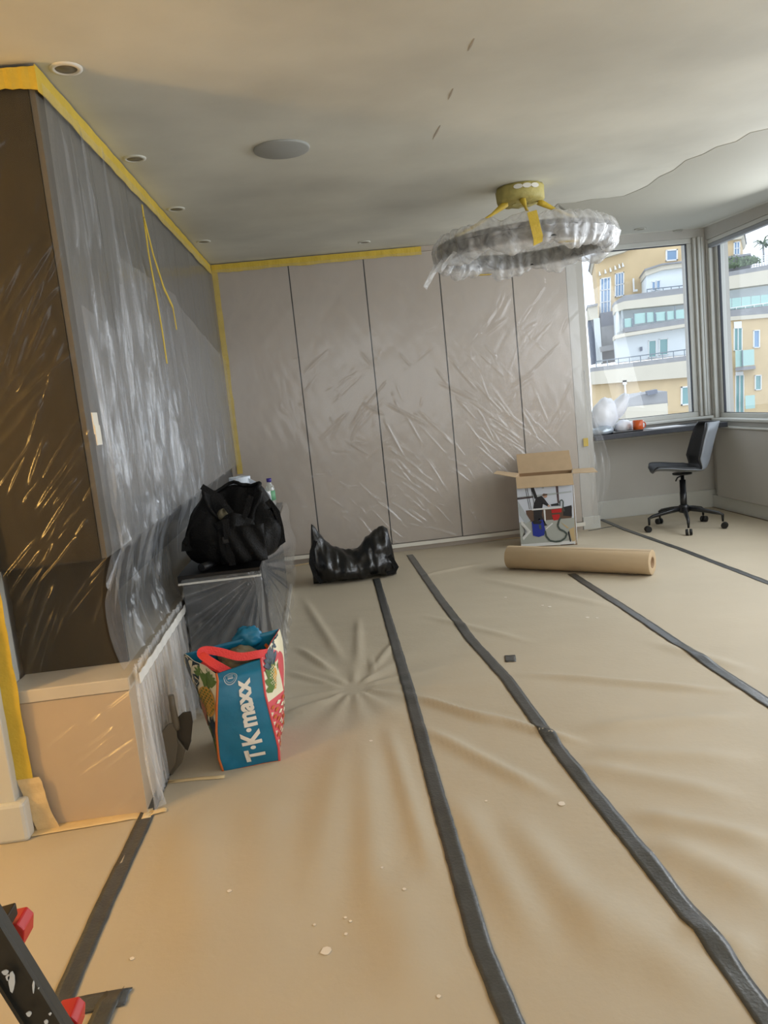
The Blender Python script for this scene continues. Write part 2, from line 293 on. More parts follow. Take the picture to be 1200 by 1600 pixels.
ftape(T2, .053, 'long dark grey tape curving from wardrobe foot to bottom right corner')
ftape([onZ(893, 898), onZ(1000, 968), onZ(1100, 1036), onZ(1200, 1102), onZ(1400, 1236), Vector((1.55, .2, 0))], .052, 'dark grey tape running from under the paper roll to right edge')
ftape([onZ(938, 812), onZ(978, 829), onZ(1060, 858), onZ(1200, 912), onZ(1500, 1030)], .045, 'dark grey tape starting beside swivel chair, farthest on the right')
ftape([onZ(263, 1200), onZ(222, 1295), onZ(165, 1415), onZ(110, 1540), onZ(90, 1590)], .05, 'dark grey tape from the foot of covered cabinet to bottom left')
ftape([onZ(60, 1588), onZ(110, 1578), onZ(204, 1562)], .055, 'short dark grey tape crossing near the ladder at bottom left', ragged=1, lift=.0034)
ftape([onZ(182, 1552), onZ(168, 1575), onZ(140, 1640)], .05, 'dark grey tape end tucked beneath the short crossing piece, bottom left', ragged=1, lift=.0044)
ftape([onZ(789, 1032), onZ(806, 1031)], .095, 'small square of dark grey tape alone on the brown paper', res=.01)
ftape([onZ(920, 830), onZ(966, 822)], .02, 'thin dark grey tape sliver at the white pier foot', ragged=1)
ftape([onZ(-160, 1335), onZ(0, 1311), onZ(120, 1293), onZ(238, 1273)], .06, 'cream masking tape along the foot of cabinet end', lift=.003)
ftape([onZ(236, 1274), onZ(262, 1268)], .03, 'cream torn tape scrap at the cabinet foot corner', res=.01, ragged=1, lift=.004)
ftape([onZ(262, 1225), onZ(352, 1218)], .022, 'cream tape strip on floor beside dustpan and shopping bag', ragged=1)
ftape([onZ(455, 886), onZ(530, 873), onZ(615, 861), onZ(720, 849), onZ(815, 841)], .04, 'cream masking tape along the wardrobe foot on the paper', lift=.003)
# paint specks
for i, (x, y, s) in enumerate(((510, 1489, 15), (360, 1404, 6), (207, 1503, 6), (633, 1402, 5), (878, 1259, 10), (1020, 1341, 6), (541, 1463, 5), (686, 1562, 6), (548, 1444, 4), (580, 1163, 5), (859, 950, 5), (848, 948, 4), (790, 935, 4), (918, 967, 5), (933, 968, 4), (540, 1438, 4), (492, 1450, 4), (598, 1366, 4), (760, 1255, 4))):
    p = onZ(x, y); r = s*p.y/F/2*1.25; z = Hs(p.x, p.y)
    mb = MB(); n = 9; mb.prism([(p.x+r*math.cos(k/n*6.283)*(1+.25*math.sin(k*3+i)), p.y+r*1.1*math.sin(k/n*6.283), z+.001) for k in range(n)], (0, 0, .001))
    tag(mb.build('paint_speck', M['chipwhite']), 'largest white paint drop on the near brown paper' if i == 0 else 'tiny white paint speck on the brown floor paper', 'paint speck', 'paint specks on the floor paper' if i else None)
# ------------------------------------------------------------------ room shell
mb = MB(); mb.prism([(-2.9, -1.8, ceil_z(-1.8)), (3.8, -1.8, ceil_z(-1.8)), (3.8, 7.1, ceil_z(7.1)), (-2.9, 7.1, ceil_z(7.1))], (0, 0, .2)); struct(mb.build('ceiling', M['plaster']))
pts = [onC(*p) for p in ((1240, 190), (1200, 201), (1172, 207), (1150, 221), (1120, 229), (1098, 241), (1072, 250), (1052, 266), (1030, 276), (1012, 290), (992, 299), (975, 306), (950, 309), (925, 311), (900, 316), (872, 318), (860, 330), (868, 348), (900, 362), (940, 372))]
rr = [Vector((p.x, p.y, 0)) for p in pts]+[Vector((2.35, 6.8, 0)), Vector((3.5, 6.8, 0)), Vector((3.5, 3.2, 0)), Vector((2.9, 3.3, 0))]
mb = MB(); mb.prism([(p.x, p.y, ceil_z(p.y)-.002) for p in rr], (0, 0, .0015)); struct(mb.build('trim_1', M['oldpaint']))
YW = 6.87
# window wall, opening behind the pier up to the corner post
mb = MB(); mb.box(2.2, YW-.02, 0, 3.558, YW+.2, .84); mb.box(2.2, YW-.02, 2.405, 3.558, YW+.2, 2.6); mb.box(3.45, YW-.02, .84, 3.558, YW+.2, 2.405); struct(mb.build('wall_back', M['wall']))
struct(bx('trim_2', M['wall'], 2.17, 6.47, 0, 2.31, YW+.2, 2.6))        # white pier beside the wardrobe
struct(bx('wall_wardrobe_side', M['wall'], -1.3, 6.83, 0, 2.2, 7.0, 2.6))
struct(bx('wall_left', M['wall'], -1.3, 2.62, 0, -1.115, 6.9, 2.6))
struct(bx('wall_front', M['wall'], -2.8, -1.8, 0, 3.8, -1.65, 2.4))
struct(bx('wall_hallway', M['wall'], -2.8, -1.7, 0, -2.65, 2.7, 2.5))
struct(bx('wall_left_return', M['trim'], -2.8, 2.47, 0, -1.085, 2.62, 2.5))
mb = MB(); mb.box(3.56, -1.7, 0, 3.76, 7.0, .80)
mb.box(3.56, -1.7, 2.37, 3.76, 7.0, 2.6)
for a, b in ((-1.7, .0), (1.8, 2.0), (4.0, 4.2)): mb.box(3.56, a, .8, 3.76, b, 2.37)
mb.box(3.56, 6.83, .8, 3.76, 7.0, 2.37); struct(mb.build('wall_right', M['wall']))
struct(bx('baseboard_back', M['trim'], 2.31, YW-.038, 0, 3.56, YW-.02, .165, bev=.004))
struct(bx('baseboard_right', M['trim'], 3.525, -1.6, 0, 3.56, YW-.02, .115, bev=.004))
struct(bx('baseboard_pier', M['trim'], 2.17, 6.452, 0, 2.322, 6.47, .11, bev=.004))
o = MB().box(3.50, 3.5, .118, 3.56, 6.70, .735).build('trim_3', M['wall'], bev=.012); struct(o)
struct(bx('trim_4', M['trim'], 3.485, 3.5, .735, 3.56, 6.74, .75, bev=.004))
# window 1
def window(name, axis, a, b, z0, z1, d):
    """frame bars and pane; axis 'x' runs along X at Y=d, axis 'y' runs along Y at X=d"""
    def B(mb, u0, u1, zz0, zz1, t0, t1):
        if axis == 'x': mb.box(u0, d+t0, zz0, u1, d+t1, zz1)
        else: mb.box(d+t0, u0, zz0, d+t1, u1, zz1)
    fr = MB(); B(fr, a, b, z1-.045, z1, 0, .07); B(fr, a, b, z0, z0+.045, 0, .07); B(fr, a, a+.045, z0+.045, z1-.045, 0, .07); B(fr, b-.045, b, z0+.045, z1-.045, 0, .07)
    root = struct(fr.build(name, M['trim'], bev=.006)); root['kind'] = 'structure'
    s = MB(); e = .045; k = .008
    B(s, a+e, b-e, z1-e-k, z1-e, .01, .03); B(s, a+e, b-e, z0+e, z0+e+k*.5, .01, .03); B(s, a+e, a+e+k, z0+e, z1-e, .01, .03); B(s, b-e-k, b-e, z0+e, z1-e, .01, .03)
    s.build('seal', M['seal'], root)
    p = MB(); B(p, a+e, b-e, z0+e, z1-e, .018, .024); p.build('pane', glass, root)
    return root
w1 = window('window_1', 'x', 2.25, 3.45, .838, 2.407, YW)
for i, x in enumerate((3.452, 3.485, 3.52)): MB().box(x, YW-.03-.02*(i % 2), .842, x+.022, YW-.021, 2.404).build('frame_moulding', M['trim'], w1, bev=.005)
struct(bx('window_sill_1', M['trim'], 2.31, YW-.06, .812, 3.56, YW+.06, .838, bev=.008))
for i, (a, b) in enumerate(((4.2, 6.81), (2.0, 4.0), (0.0, 1.8))):
    w2 = window('window_%d' % (i+2), 'y', a, b, .81, 2.375, 3.62)
    if i == 0:
        MB().box(3.57, 6.80, .815, 3.60, 6.828, 2.30).build('frame_moulding', M['trim'], w2, bev=.004)
        MB().box(3.575, 4.2, 2.30, 3.618, 6.825, 2.334).build('blind_rail', M['alu'], w2, bev=.004)
        MB().box(3.57, 4.2, 2.335, 3.618, 6.825, 2.369).build('frame_moulding', M['trim'], w2, bev=.004)
struct(bx('window_sill_2', M['trim'], 3.53, -.2, .79, 3.66, 6.82, .815, bev=.006))
# left door lining end and plinth
d1 = struct(bx('trim_5', M['trim'], -1.30, 2.43, .13, -1.085, 2.47, 2.4, bev=.004))
struct(bx('trim_6', M['trim'], -1.35, 2.41, .004, -1.055, 2.47, .135, bev=.012))
# ------------------------------------------------------------------ wardrobe
YB = 6.46
wd = thing('fitted_wardrobe', (0.75, YB, 0), 'wall of tall taupe fitted wardrobe doors behind clear plastic film', 'wardrobe')
bx('carcass', M['gap'], -.74, YB+.012, .0, 2.165, 6.82, 2.44, wd)
xs = [-.735, -.087, .513, 1.117, 1.712, 2.165]
for i in range(5): bx('wardrobe_door', M['door'], xs[i]+.005, YB-.012, .075, xs[i+1]-.005, YB+.012, ceil_z(YB)-.045, wd, bev=.0015)
bx('plinth', M['door'], -.735, YB-.004, 0, 2.165, YB+.012, .068, wd)
bx('top_filler', M['door'], -.735, YB-.008, ceil_z(YB)-.042, 2.165, YB+.012, ceil_z(YB)-.002, wd)
# ------------------------------------------------------------------ cabinets on the left
XC = -.705; YE = 2.49
lc = thing('low_cabinet', (-.9, 4, 0), 'long low cabinet with pale stone top under film, left wall', 'cabinet')
bx('body', M['taupe'], -1.085, YE+.012, .0, XC, 6.44, .43, lc)
bx('end_panel', M['taupe'], -1.085, YE, 0, XC+.004, YE+.012, .43, lc)
bx('worktop', M['work'], -1.083, YE-.006, .432, XC+.012, 6.44, .475, lc, bev=.004)
bx('backsplash', M['niche'], -1.09, YE+.21, .478, -1.07, 6.44, .860, lc)
up_ = thing('tall_upper_cabinet', (-.9, 4, .87), 'dark wood ended wall cabinet above open niche, filmed over', 'cabinet')
mb = MB(); y1 = 6.44; zt0, zt1 = ceil_z(YE)-.03, ceil_z(y1)-.03
mb.prism([(-1.085, YE+.021, .875), (-1.085, y1, .875), (-1.085, y1, zt1), (-1.085, YE+.02, zt0)], (XC-.018+1.085, 0, 0)); mb.build('body', M['door'], up_)
bx('end_panel', M['wood'], -1.085, YE, .87, XC-.018, YE+.02, zt0+.005, up_)
bx('niche_end_panel', M['wood'], -1.085, YE+.17, .4755, XC-.03, YE+.19, .861, up_)
bx('bottom_board', M['niche'], -1.085, YE+.02, .862, XC-.018, 6.44, .874, up_)
n = 7
for i in range(n):
    a, b = YE+(6.44-YE)*i/n, YE+(6.44-YE)*(i+1)/n
    mb = MB(); mb.prism([(XC-.016, a+.003, .87), (XC-.016, b-.003, .87), (XC-.016, b-.003, ceil_z(b)-.035), (XC-.016, a+.003, ceil_z(a)-.035)], (.016, 0, 0)); mb.build('cabinet_door', M['sidedoor'], up_)
# things inside the niche
# ------------------------------------------------------------------ yellow masking tape
def wobble_strip(name, A, B, wdir, wd, nrm, m, label, group=None, n=60, wob=.12, parent=None):
    A = Vector(A); B = Vector(B); wdir = Vector(wdir); nrm = Vector(nrm); rnd = random.Random(hash(round(A.x*7+B.y*3+B.z, 2)) % 999)
    a = [0]*(n+1)
    for i in range(1, n+1): a[i] = a[i-1]*.8+rnd.uniform(-1, 1)*.4
    mb = MB(); rings = []
    for i in range(n+1):
        p = A.lerp(B, i/n); e = wd*(1+wob*a[i]); q = nrm*(.0025+.0015*math.sin(i*1.7))
        rings.append([p+q*.2, p+wdir*e+q*.2, p+wdir*e+q, p+q])
    mb.loft(rings, 0, False); o = mb.build(name, m, parent)
    if not parent: tag(o, label, 'tape', group)
    return o
yl = M['ytape']
wobble_strip('masking_tape', (XC+.012, YE-.01, ceil_z(YE)-.006), (XC+.012, 6.43, ceil_z(6.43)-.006), (0, 0, -1), .075, (1, 0, 0), yl, 'long yellow masking tape running under the ceiling above side cabinets')
wobble_strip('masking_tape', (-1.3, YE-.014, ceil_z(YE)-.014), (XC+.016, YE-.014, ceil_z(YE)-.014), (0, 0, -1), .06, (0, -1, 0), yl, 'yellow masking tape at top of the dark cabinet end, upper left')
wobble_strip('masking_tape', (XC+.02, 6.435, ceil_z(YB)-.008), (.985, 6.435, ceil_z(YB)-.008), (0, 0, -1), .062, (0, -1, 0), yl, 'yellow masking tape along the ceiling above the taupe wardrobes')
wobble_strip('masking_tape', (XC+.016, 6.44, ceil_z(YB)-.04), (XC+.016, 6.44, .80), (1, 0, 0), .045, (0, -1, 0), yl, 'yellow masking tape down the corner between cabinets and wardrobes')
wobble_strip('masking_tape', (-1.085, YE-.022, 2.25), (-1.085, YE-.022, .19), (1, 0, 0), .05, (0, -1, 0), yl, 'yellow masking tape down left edge of dark cabinet end')
wobble_strip('masking_tape', (-1.085, YE-.022, .19), (-1.05, YE-.022, .01), (1, 0, 0), .07, (0, -1, 0), M['cream'], 'cream masking tape below the yellow strip near white plinth', n=10)
for k, (pts_, lab) in enumerate(((((222, 320), (232, 395), (244, 460), (254, 520), (261, 568)), 'yellow tape strand dangling from ceiling, the longer left strand'), (((225, 340), (240, 400), (256, 450), (270, 480), (276, 515)), 'yellow tape strand dangling from ceiling, the shorter right strand'))):
    P = [onX(x, y, XC+.05+.004*k) for x, y in pts_]; tag(MB().ribbon(P, .022, .003, up=(1, 0, 0)).build('hanging_tape', yl), lab, 'tape')
p = onX(148, 655, XC+.035); q = onX(151, 680, XC+.035)
tag(MB().box(p.x, p.y-.03, p.z-.045, p.x+.003, p.y+.025, p.z+.02).build('tape_patch', M['filler']), 'small cream tape patch on side film, the upper of two', 'tape')
tag(MB().box(q.x+.003, q.y-.025, q.z-.03, q.x+.006, q.y+.03, q.z+.03).build('tape_patch', M['filler']), 'small cream tape patch on side film, the lower of two', 'tape')
p = onY(915, 690, 6.46); tag(MB().box(p.x-.02, 6.455, p.z-.04, p.x+.02, 6.459, p.z+.03).build('tape_patch', yl), 'yellow tape patch on white pier just below the desk end', 'tape')
wobble_strip('masking_tape', (-.70, 6.405, .045), (2.17, 6.405, .045), (0, 0, 1), .03, (0, -1, 0), M['filler'], 'pale masking tape holding film along the wardrobe plinth')
# ------------------------------------------------------------------ plastic film
def rand_creases(U, V, clusters, seed):
    r = np.random.RandomState(seed); Z = np.zeros_like(U)
    for cu, cv, su, sv, ang, sp, n_, ln, amp, wd_ in clusters:
        for _ in range(n_):
            u = cu+r.normal()*su; v = cv+r.normal()*sv; a = math.radians(ang+r.normal()*sp); l = ln*r.uniform(.4, 1.5)
            du, dv = math.cos(a)*l/2, math.sin(a)*l/2
            box = (U > u-abs(du)-.1) & (U < u+abs(du)+.1) & (V > v-abs(dv)-.1) & (V < v+abs(dv)+.1)
            if not box.any(): continue
            Z[box] += crease(U[box], V[box], (u-du, v-dv), (u+du, v+dv), wd_*r.uniform(.6, 1.5), amp*r.uniform(.4, 1.3)*(1 if r.rand() < .7 else -1))
    return Z
U, V = np.meshgrid(np.linspace(-.69, 2.235, 440), np.linspace(.05, ceil_z(YB)-.05, 360))
Z = rand_creases(U, V, [(.25, 1.35, .3, .25, 35, 12, 16, .35, .004, .009), (.75, .95, .2, .3, -50, 12, 26, .3, .009, .0065), (.75, .35, .2, .2, -50, 10, 26, .28, .010, .006), (1.45, 1.1, .2, .3, -55, 12, 30, .35, .010, .0065),
    (1.5, .75, .2, .2, -48, 8, 22, .35, .010, .006), (.1, .5, .3, .3, -20, 40, 24, .15, .006, .006), (1.7, 1.7, .3, .3, 50, 15, 16, .35, .004, .012), (1.95, 1.3, .15, .4, 60, 20, 16, .3, .006, .009), (.4, .9, .7, .6, 0, 90, 60, .08, .005, .006)], 4)
Z += .006*smooth_noise(U, V, 6, 8)+.0012*smooth_noise(U, V, 50, 9)
tag(arr_obj('plastic_film', U, 6.418-np.abs(Z)-.006*(U > 9), V, film_w), 'clear creased plastic film sheet hanging over the taupe wardrobes', 'plastic film')
# loose end beside the pier
U, V = np.meshgrid(np.linspace(0, 1, 40), np.linspace(.06, 1.35, 130))
wid = .005+.17*np.exp(-((V-.55)/.42)**2)
Z = .03*np.sin(U*9+V*5)*np.clip((1.8-V), 0, 1)+.01*np.sin(U*26-V*8)
tag(arr_obj('plastic_film', 2.235+U*wid, 6.40-np.abs(Z), V, film_w), 'loose end of plastic film flapping beside the white pier and box', 'plastic film')
# side sheet
def side_sheet(y0, y1, z0f, z1f, nu, nv, fn, m, label, x0=XC+.014):
    U, V = np.meshgrid(np.linspace(y0, y1, nu), np.linspace(0, 1, nv)); zz = z0f(U)+(z1f(U)-z0f(U))*V
    o = arr_obj('plastic_film', x0+fn(U, zz), U, zz, m); return tag(o, label, 'plastic film')
def niche_in(z): return np.clip(1-((z-.67)/.22)**2, 0, 1)
def fn1(Y, Z):
    c = rand_creases(Y, Z, [(2.9, 1.5, .25, .4, 88, 4, 16, .7, .016, .014), (3.5, 1.3, .4, .3, 86, 5, 26, .55, .014, .012), (3.3, .95, .5, .12, 84, 8, 40, .3, .014, .009), (4.6, 1.1, .6, .3, 92, 6, 24, .45, .010, .014), (2.8, 2.0, .15, .12, 95, 5, 4, .4, .018, .012), (3.0, .7, .3, .15, 80, 12, 30, .35, .016, .010)], 11)
    return np.abs(c)+.008*(1+smooth_noise(Y, Z, 5, 2))-.05*niche_in(Z)*(Z < .9)
side_sheet(YE-.004, 6.40, lambda y: y*0+.50, lambda y: ceil_z(y)-.055, 430, 190, fn1, film_s, 'large clear plastic film over the left wall cabinets, ceiling to low top')
def fn2(Y, Z):
    c = rand_creases(Y, Z, [(3.0, 1.3, .4, .3, 87, 5, 26, .6, .016, .013), (3.6, 1.0, .6, .2, 85, 7, 36, .35, .014, .010), (4.8, 1.1, .6, .3, 92, 8, 20, .4, .01, .014)], 12)
    return .022+np.abs(c)+.006*(1+smooth_noise(Y, Z, 7, 4))
side_sheet(YE-.004, 6.38, lambda y: y*0+.885, lambda y: np.interp(y, [2.4, 2.9, 3.1, 4.3, 4.4, 6.5], [1.66, 1.60, 1.9, 1.93, 1.88, 1.70]), 380, 120, fn2, film_s2, 'second overlapping layer of film on the lower half of wall cabinets')
# gathered sheet over the low cabinet front
def fn3(Y, Z):
    t = np.clip((.50-Z)/.5, 0, 1); a = .5+.5*np.sin(Y*72+2*np.sin(Y*9)+t*3); a = a*(1-.85*np.exp(-((Y-2.74)/.13)**2))
    return .006+(.010+.03*t)*a*(.6+.4*np.sin(Y*23+1))+.006*(1+np.sin(Y*190+Z*12))
side_sheet(YE-.008, 3.40, lambda y: y*0+.012, lambda y: y*0+.50, 260, 60, fn3, film_b, 'whitish gathered film hanging down front of the low cabinet', x0=XC+.014)
wobble_strip('film_hem', (XC+.045, YE-.008, .452), (XC+.045, 3.38, .452), (0, 0, 1), .034, (1, 0, 0), M['wfoot'], 'pale taped hem of film along the low cabinet top edge', n=40, wob=.2)
# end sheet
U, V = np.meshgrid(np.linspace(-1.06, XC+.012, 120), np.linspace(.02, ceil_z(YE)-.07, 420))
Z = rand_creases(U, V, [(-.86, 1.55, .09, .30, 57, 6, 26, .28, .008, .006), (-.8, 1.15, .08, .2, 50, 8, 22, .25, .008, .006), (-.85, .72, .08, .10, 58, 8, 14, .28, .010, .007), (-.85, .24, .1, .11, 36, 5, 11, .30, .012, .007), (-.88, 2.05, .08, .1, 50, 20, 10, .15, .004, .006)], 21)
Un = U-.045*niche_in(V)*(U+1.06)/.36
tag(arr_obj('plastic_film', Un, YE-.010-np.abs(Z)-.002*(1+smooth_noise(U, V, 14, 3)), V, film_e), 'clear film on the cabinet end facing the room, amber lit', 'plastic film')
# ------------------------------------------------------------------ console bench
XB = -.325; YBN = 3.34
cb = thing('console_table', (-.5, 4.5, 0), 'low black console table under plastic, running back along cabinets', 'console table')
bx('top', M['slab'], XC+.04, YBN-.01, .588, XB+.012, 5.66, .62, cb, bev=.003)
bx('body', M['console'], XC+.05, YBN+.04, .0, XB-.02, 5.62, .586, cb)
bx('edge_strip', M['wfoot'], XC+.04, YBN-.013, .580, XB+.012, YBN+.01, .588, cb)
bx('foot_strip', M['wfoot'], XB-.004, YBN, .002, XB+.014, 5.62, .02, cb)
def bench_front(u, v):     # u along X, v down; folds fan from the near right corner
    cx, cz = XB+.016, .60
    x = XB+.016+(XC+.06-XB-.016)*u; z = .60*(1-v)+.006
    ang = math.atan2(cz-z+1e-4, cx-x+1e-4); r = math.hypot(cx-x, cz-z)
    return Vector((x, YBN-.016-(.004+.055*min(1, r/.45))*(.5+.5*math.sin(ang*34+math.sin(ang*9)*2))-.03*v, z))
f_mb = MB().grid(bench_front, 110, 80)
o = f_mb.build('plastic_film', film_f); tag(o, 'gathered clear film fanning from front corner of the black console', 'plastic film')
def bench_side(u, v):
    y = YBN-.02+(5.64-YBN+.02)*u; z = .622*(1-v)+.006; cy = YBN; ang = math.atan2(.62-z+.02, y-cy+.05); r = math.hypot(.62-z, y-cy)
    return Vector((XB+.018+.03*math.sin(v*3.14)*(.3+u)+(.003+.02*min(1, r))*(.5+.5*math.sin(ang*60)), y, z))
tag(MB().grid(bench_side, 150, 50).build('plastic_film', film_f), 'clear film hanging down the right long side of the console', 'plastic film')
tag(MB().box(XC+.05, 4.05, .6215, XB+.02, 5.66, .6235).build('plastic_film', film_s2), 'clear film lying flat on the console top behind the bag', 'plastic film')
# ------------------------------------------------------------------ black holdall on the console
def nz3(p, s, seed=0): return mn.noise(Vector(p)*s+Vector((seed*7.1, seed*3.3, 0)))
bag = thing('black_backpack', (-.45, 3.55, .62), 'large open black backpack slumped on the near end of console', 'backpack')
rings = []
prof = [(0, .78), (.03, .98), (.09, 1.04), (.16, 1.03), (.23, .97), (.29, .84), (.33, .70), (.345, .60), (.33, .52), (.27, .46), (.20, .42)]
N_ = 56
for k, (z, s) in enumerate(prof):
    ring = []
    for i in range(N_):
        a = 2*math.pi*i/N_; ca, sa = math.cos(a), math.sin(a)
        rx = .205*s; ry = .165*s
        px, py = rx*(abs(ca)**.8)*(1 if ca > 0 else -1), ry*(abs(sa)**.8)*(1 if sa > 0 else -1)
        lean = .02*(z/.34)
        zz = z*(1+.05*math.sin(a*2+.6)+.02*math.sin(a*5))*(1.0+.03*ca) if z > .1 else z
        if z > .15: zz -= (.17*max(0, -sa)*(.6+.4*abs(sa))+.055*max(0, ca)+.015*max(0, -ca))*min(1, (z-.1)*5)*(1 if k <= 7 else .8)
        p = Vector((-.435+px+lean, 3.56+py, .622+zz))
        d = nz3(p, 10, 1)*.034+nz3(p, 26, 2)*.018+.006*math.sin(a*9+z*30)
        q = Vector((ca, sa, .2)); p += q*d*min(1, z*12+.1); p.z = max(p.z, .622)
        ring.append(p)
    rings.append(ring)
mb = MB(); mb.loft(rings, 0); mb.build('body', M['black'], bag, sub=1)
MB().tube([p+Vector((0, 0, .004)) for p in rings[7]]+[rings[7][0]+Vector((0, 0, .004))], .009, 6).build('rim', M['black'], bag)
def flap(u, v):   # lid folded over the near rim, hanging down the front
    x = -.50+.17*u+.02*math.sin(v*3); y = 3.44-.055*math.sin(min(1, v*1.2)*1.4)-.02*math.sin(u*3.14); z = .835-.13*v-.02*math.cos(u*6)
    p = Vector((x, y, z)); p.y -= .008*math.sin(u*14+v*5); return p
MB().grid(flap, 22, 16).build('lid_flap', M['black'], bag, solid=.006)
def pocket(u, v):
    a = -math.pi*.5+(u-.5)*1.6; x = -.38+.10*(u-.5)*2; y = 3.56-.185-.035*math.sin(u*3.14)*math.sin(v*3.14)**.6; z = .64+.16*v
    return Vector((x, y+.01*math.sin(x*90+z*40), z))
MB().grid(pocket, 20, 14).build('front_pocket', M['black'], bag, solid=.006)
MB().box(-.458, 3.345, .735, -.412, 3.362, .765).build('buckle', M['blackm'], bag, bev=.003)
MB().ribbon([(-.435, 3.352, .84), (-.435, 3.346, .76), (-.43, 3.352, .68), (-.43, 3.36, .635)], .028, .003, up=(0, -1, 0)).build('strap', M['black'], bag)
P = [onY(x, y, 3.5) for x, y in ((418, 782), (432, 800), (438, 825), (441, 846), (434, 851), (426, 842), (428, 815), (420, 795))]; MB().ribbon(P, .03, .004, up=(0, 1, 0)).build('strap', M['black'], bag)
P = [onY(x, y, 3.46) for x, y in ((318, 800), (300, 830), (289, 850), (287, 858), (296, 856), (320, 835))]; MB().ribbon(P, .03, .004, up=(0, -1, .3)).build('strap', M['black'], bag)
P = [onY(x, y, 3.42) for x, y in ((315, 760), (340, 775), (360, 800), (372, 828), (385, 800), (392, 775))]; MB().ribbon(P, .025, .004, up=(0, -1, .2)).build('strap', M['black'], bag)
def cloth(u, v):
    a = u*6.283; return Vector((-.455+.035*math.cos(a)*math.sin(v*3.1), 3.50+.04*math.sin(a)*math.sin(v*3.1), .835+.03*math.cos(v*3.1)+.006*math.sin(a*5)))
tag(MB().grid(cloth, 30, 12).build('grey_cloth', M['olive']), 'grey brown cloth peeking out of the open black backpack', 'cloth')
p = onY(315, 892, YBN+.02); tag(MB().tube([(p.x, p.y, .64), (p.x+.06, p.y+.12, .64)], [.018, .018], 16).build('black_tube', M['blackm']), 'short black tube lying at left end of console by backpack', 'tube')
# ------------------------------------------------------------------ items at the back of the console
P0 = onY(374, 745, 4.6)
rl = thing('paper_towel_roll', (P0.x, 4.6, .624), 'tall blue-white paper towel roll with loose sheet, behind backpack', 'paper roll')
mb = MB(); n = 28; r = .062; zt = P0.z; ring = lambda r, z: [Vector((P0.x+r*math.cos(6.283*k/n), 4.6+r*math.sin(6.283*k/n), z)) for k in range(n)]
mb.loft([ring(r, .624), ring(r, zt), ring(.022, zt), ring(.022, .7)], 0, False); mb.build('roll', M['paperb'], rl)
def sheet(u, v): x = P0.x+.03+.14*u; return Vector((x, 4.57-.03*u+.02*math.sin(v*4), zt-.005-.10*u*u*1.0-.02*u-(.20-.06*u)*v))
MB().grid(sheet, 16, 10).build('loose_sheet', M['paperb'], rl, solid=.001)
P1 = onY(414, 768, 5.0); tag(MB().lathe((P1.x, 5.0, .624), [(.035, 0), (.035, P1.z-.624), (.015, P1.z-.624), (.015, P1.z-.66)]).build('toilet_roll', M['white']), 'small white paper roll beside the bottle on the console', 'paper roll')
P2 = onY(420, 750, 5.45)
bt = thing('water_bottle', (P2.x, 5.45, .624), 'clear plastic water bottle with blue cap and green label', 'bottle'); hb = P2.z-.624+.012
MB().lathe((P2.x, 5.45, .624), [(.028, 0), (.033, .01), (.033, hb*.62), (.028, hb*.72), (.013, hb*.84), (.013, hb*.9)]).build('bottle_body', film_c, bt)
MB().lathe((P2.x, 5.45, .624), [(.034, hb*.22), (.034, hb*.56)]).build('label_band', M['label'], bt)
MB().lathe((P2.x, 5.45, .624), [(.017, hb*.87), (.017, hb)]).build('bottle_cap', M['cap'], bt)
# ------------------------------------------------------------------ black sack by the wardrobe
sk = thing('black_sack', (.14, 5.6, 0), 'slumped glossy black holdall-shaped sack on floor before the wardrobes', 'sack')
L0, R0_ = -.155, .455; n = 60; rings = []
tops = [(0, .10), (.02, .30), (.05, .445), (.10, .40), (.18, .31), (.3, .25), (.42, .215), (.5, .205), (.6, .24), (.7, .30), (.8, .345), (.9, .36), (.95, .335), (.985, .2), (1, .1)]
fr = [(0, .05), (.03, .10), (.2, .16), (.5, .17), (.8, .16), (.97, .10), (1, .05)]
m_ = 26
for i in range(n+1):
    u = i/n; x = L0+(R0_-L0)*u; T = np.interp(u, *zip(*tops)); Wd = np.interp(u, *zip(*fr)); ring = []
    for k in range(m_):
        a = 2*math.pi*k/m_-math.pi/2; y = Wd*math.cos(a); z = T/2+T/2*math.sin(a); z2 = z/T
        y *= (1-.55*max(0, z2-.3)/.7) if z2 > .3 else 1
        p = Vector((x, 5.62+y, .008+max(0, z)))
        d = nz3(p, 9, 5)*.035+nz3(p, 20, 6)*.028+nz3(p, 44, 7)*.014
        p += Vector((0, math.cos(a), .5*math.sin(a)))*d; p.z = max(.008, p.z); ring.append(p)
    rings.append(ring)
MB().loft(rings, 0).build('body', M['blackgl'], sk)
MB().ribbon([onY(x, y, 5.5) for x, y in ((493, 845), (487, 862), (486, 880), (492, 898), (503, 910))], .03, .005, up=(0, -1, 0)).build('strap', M['black'], sk)
MB().ribbon([onY(x, y, 5.5) for x, y in ((608, 868), (615, 878), (620, 886), (616, 893), (604, 896))], .03, .005, up=(0, -1, 0)).build('strap', M['black'], sk)
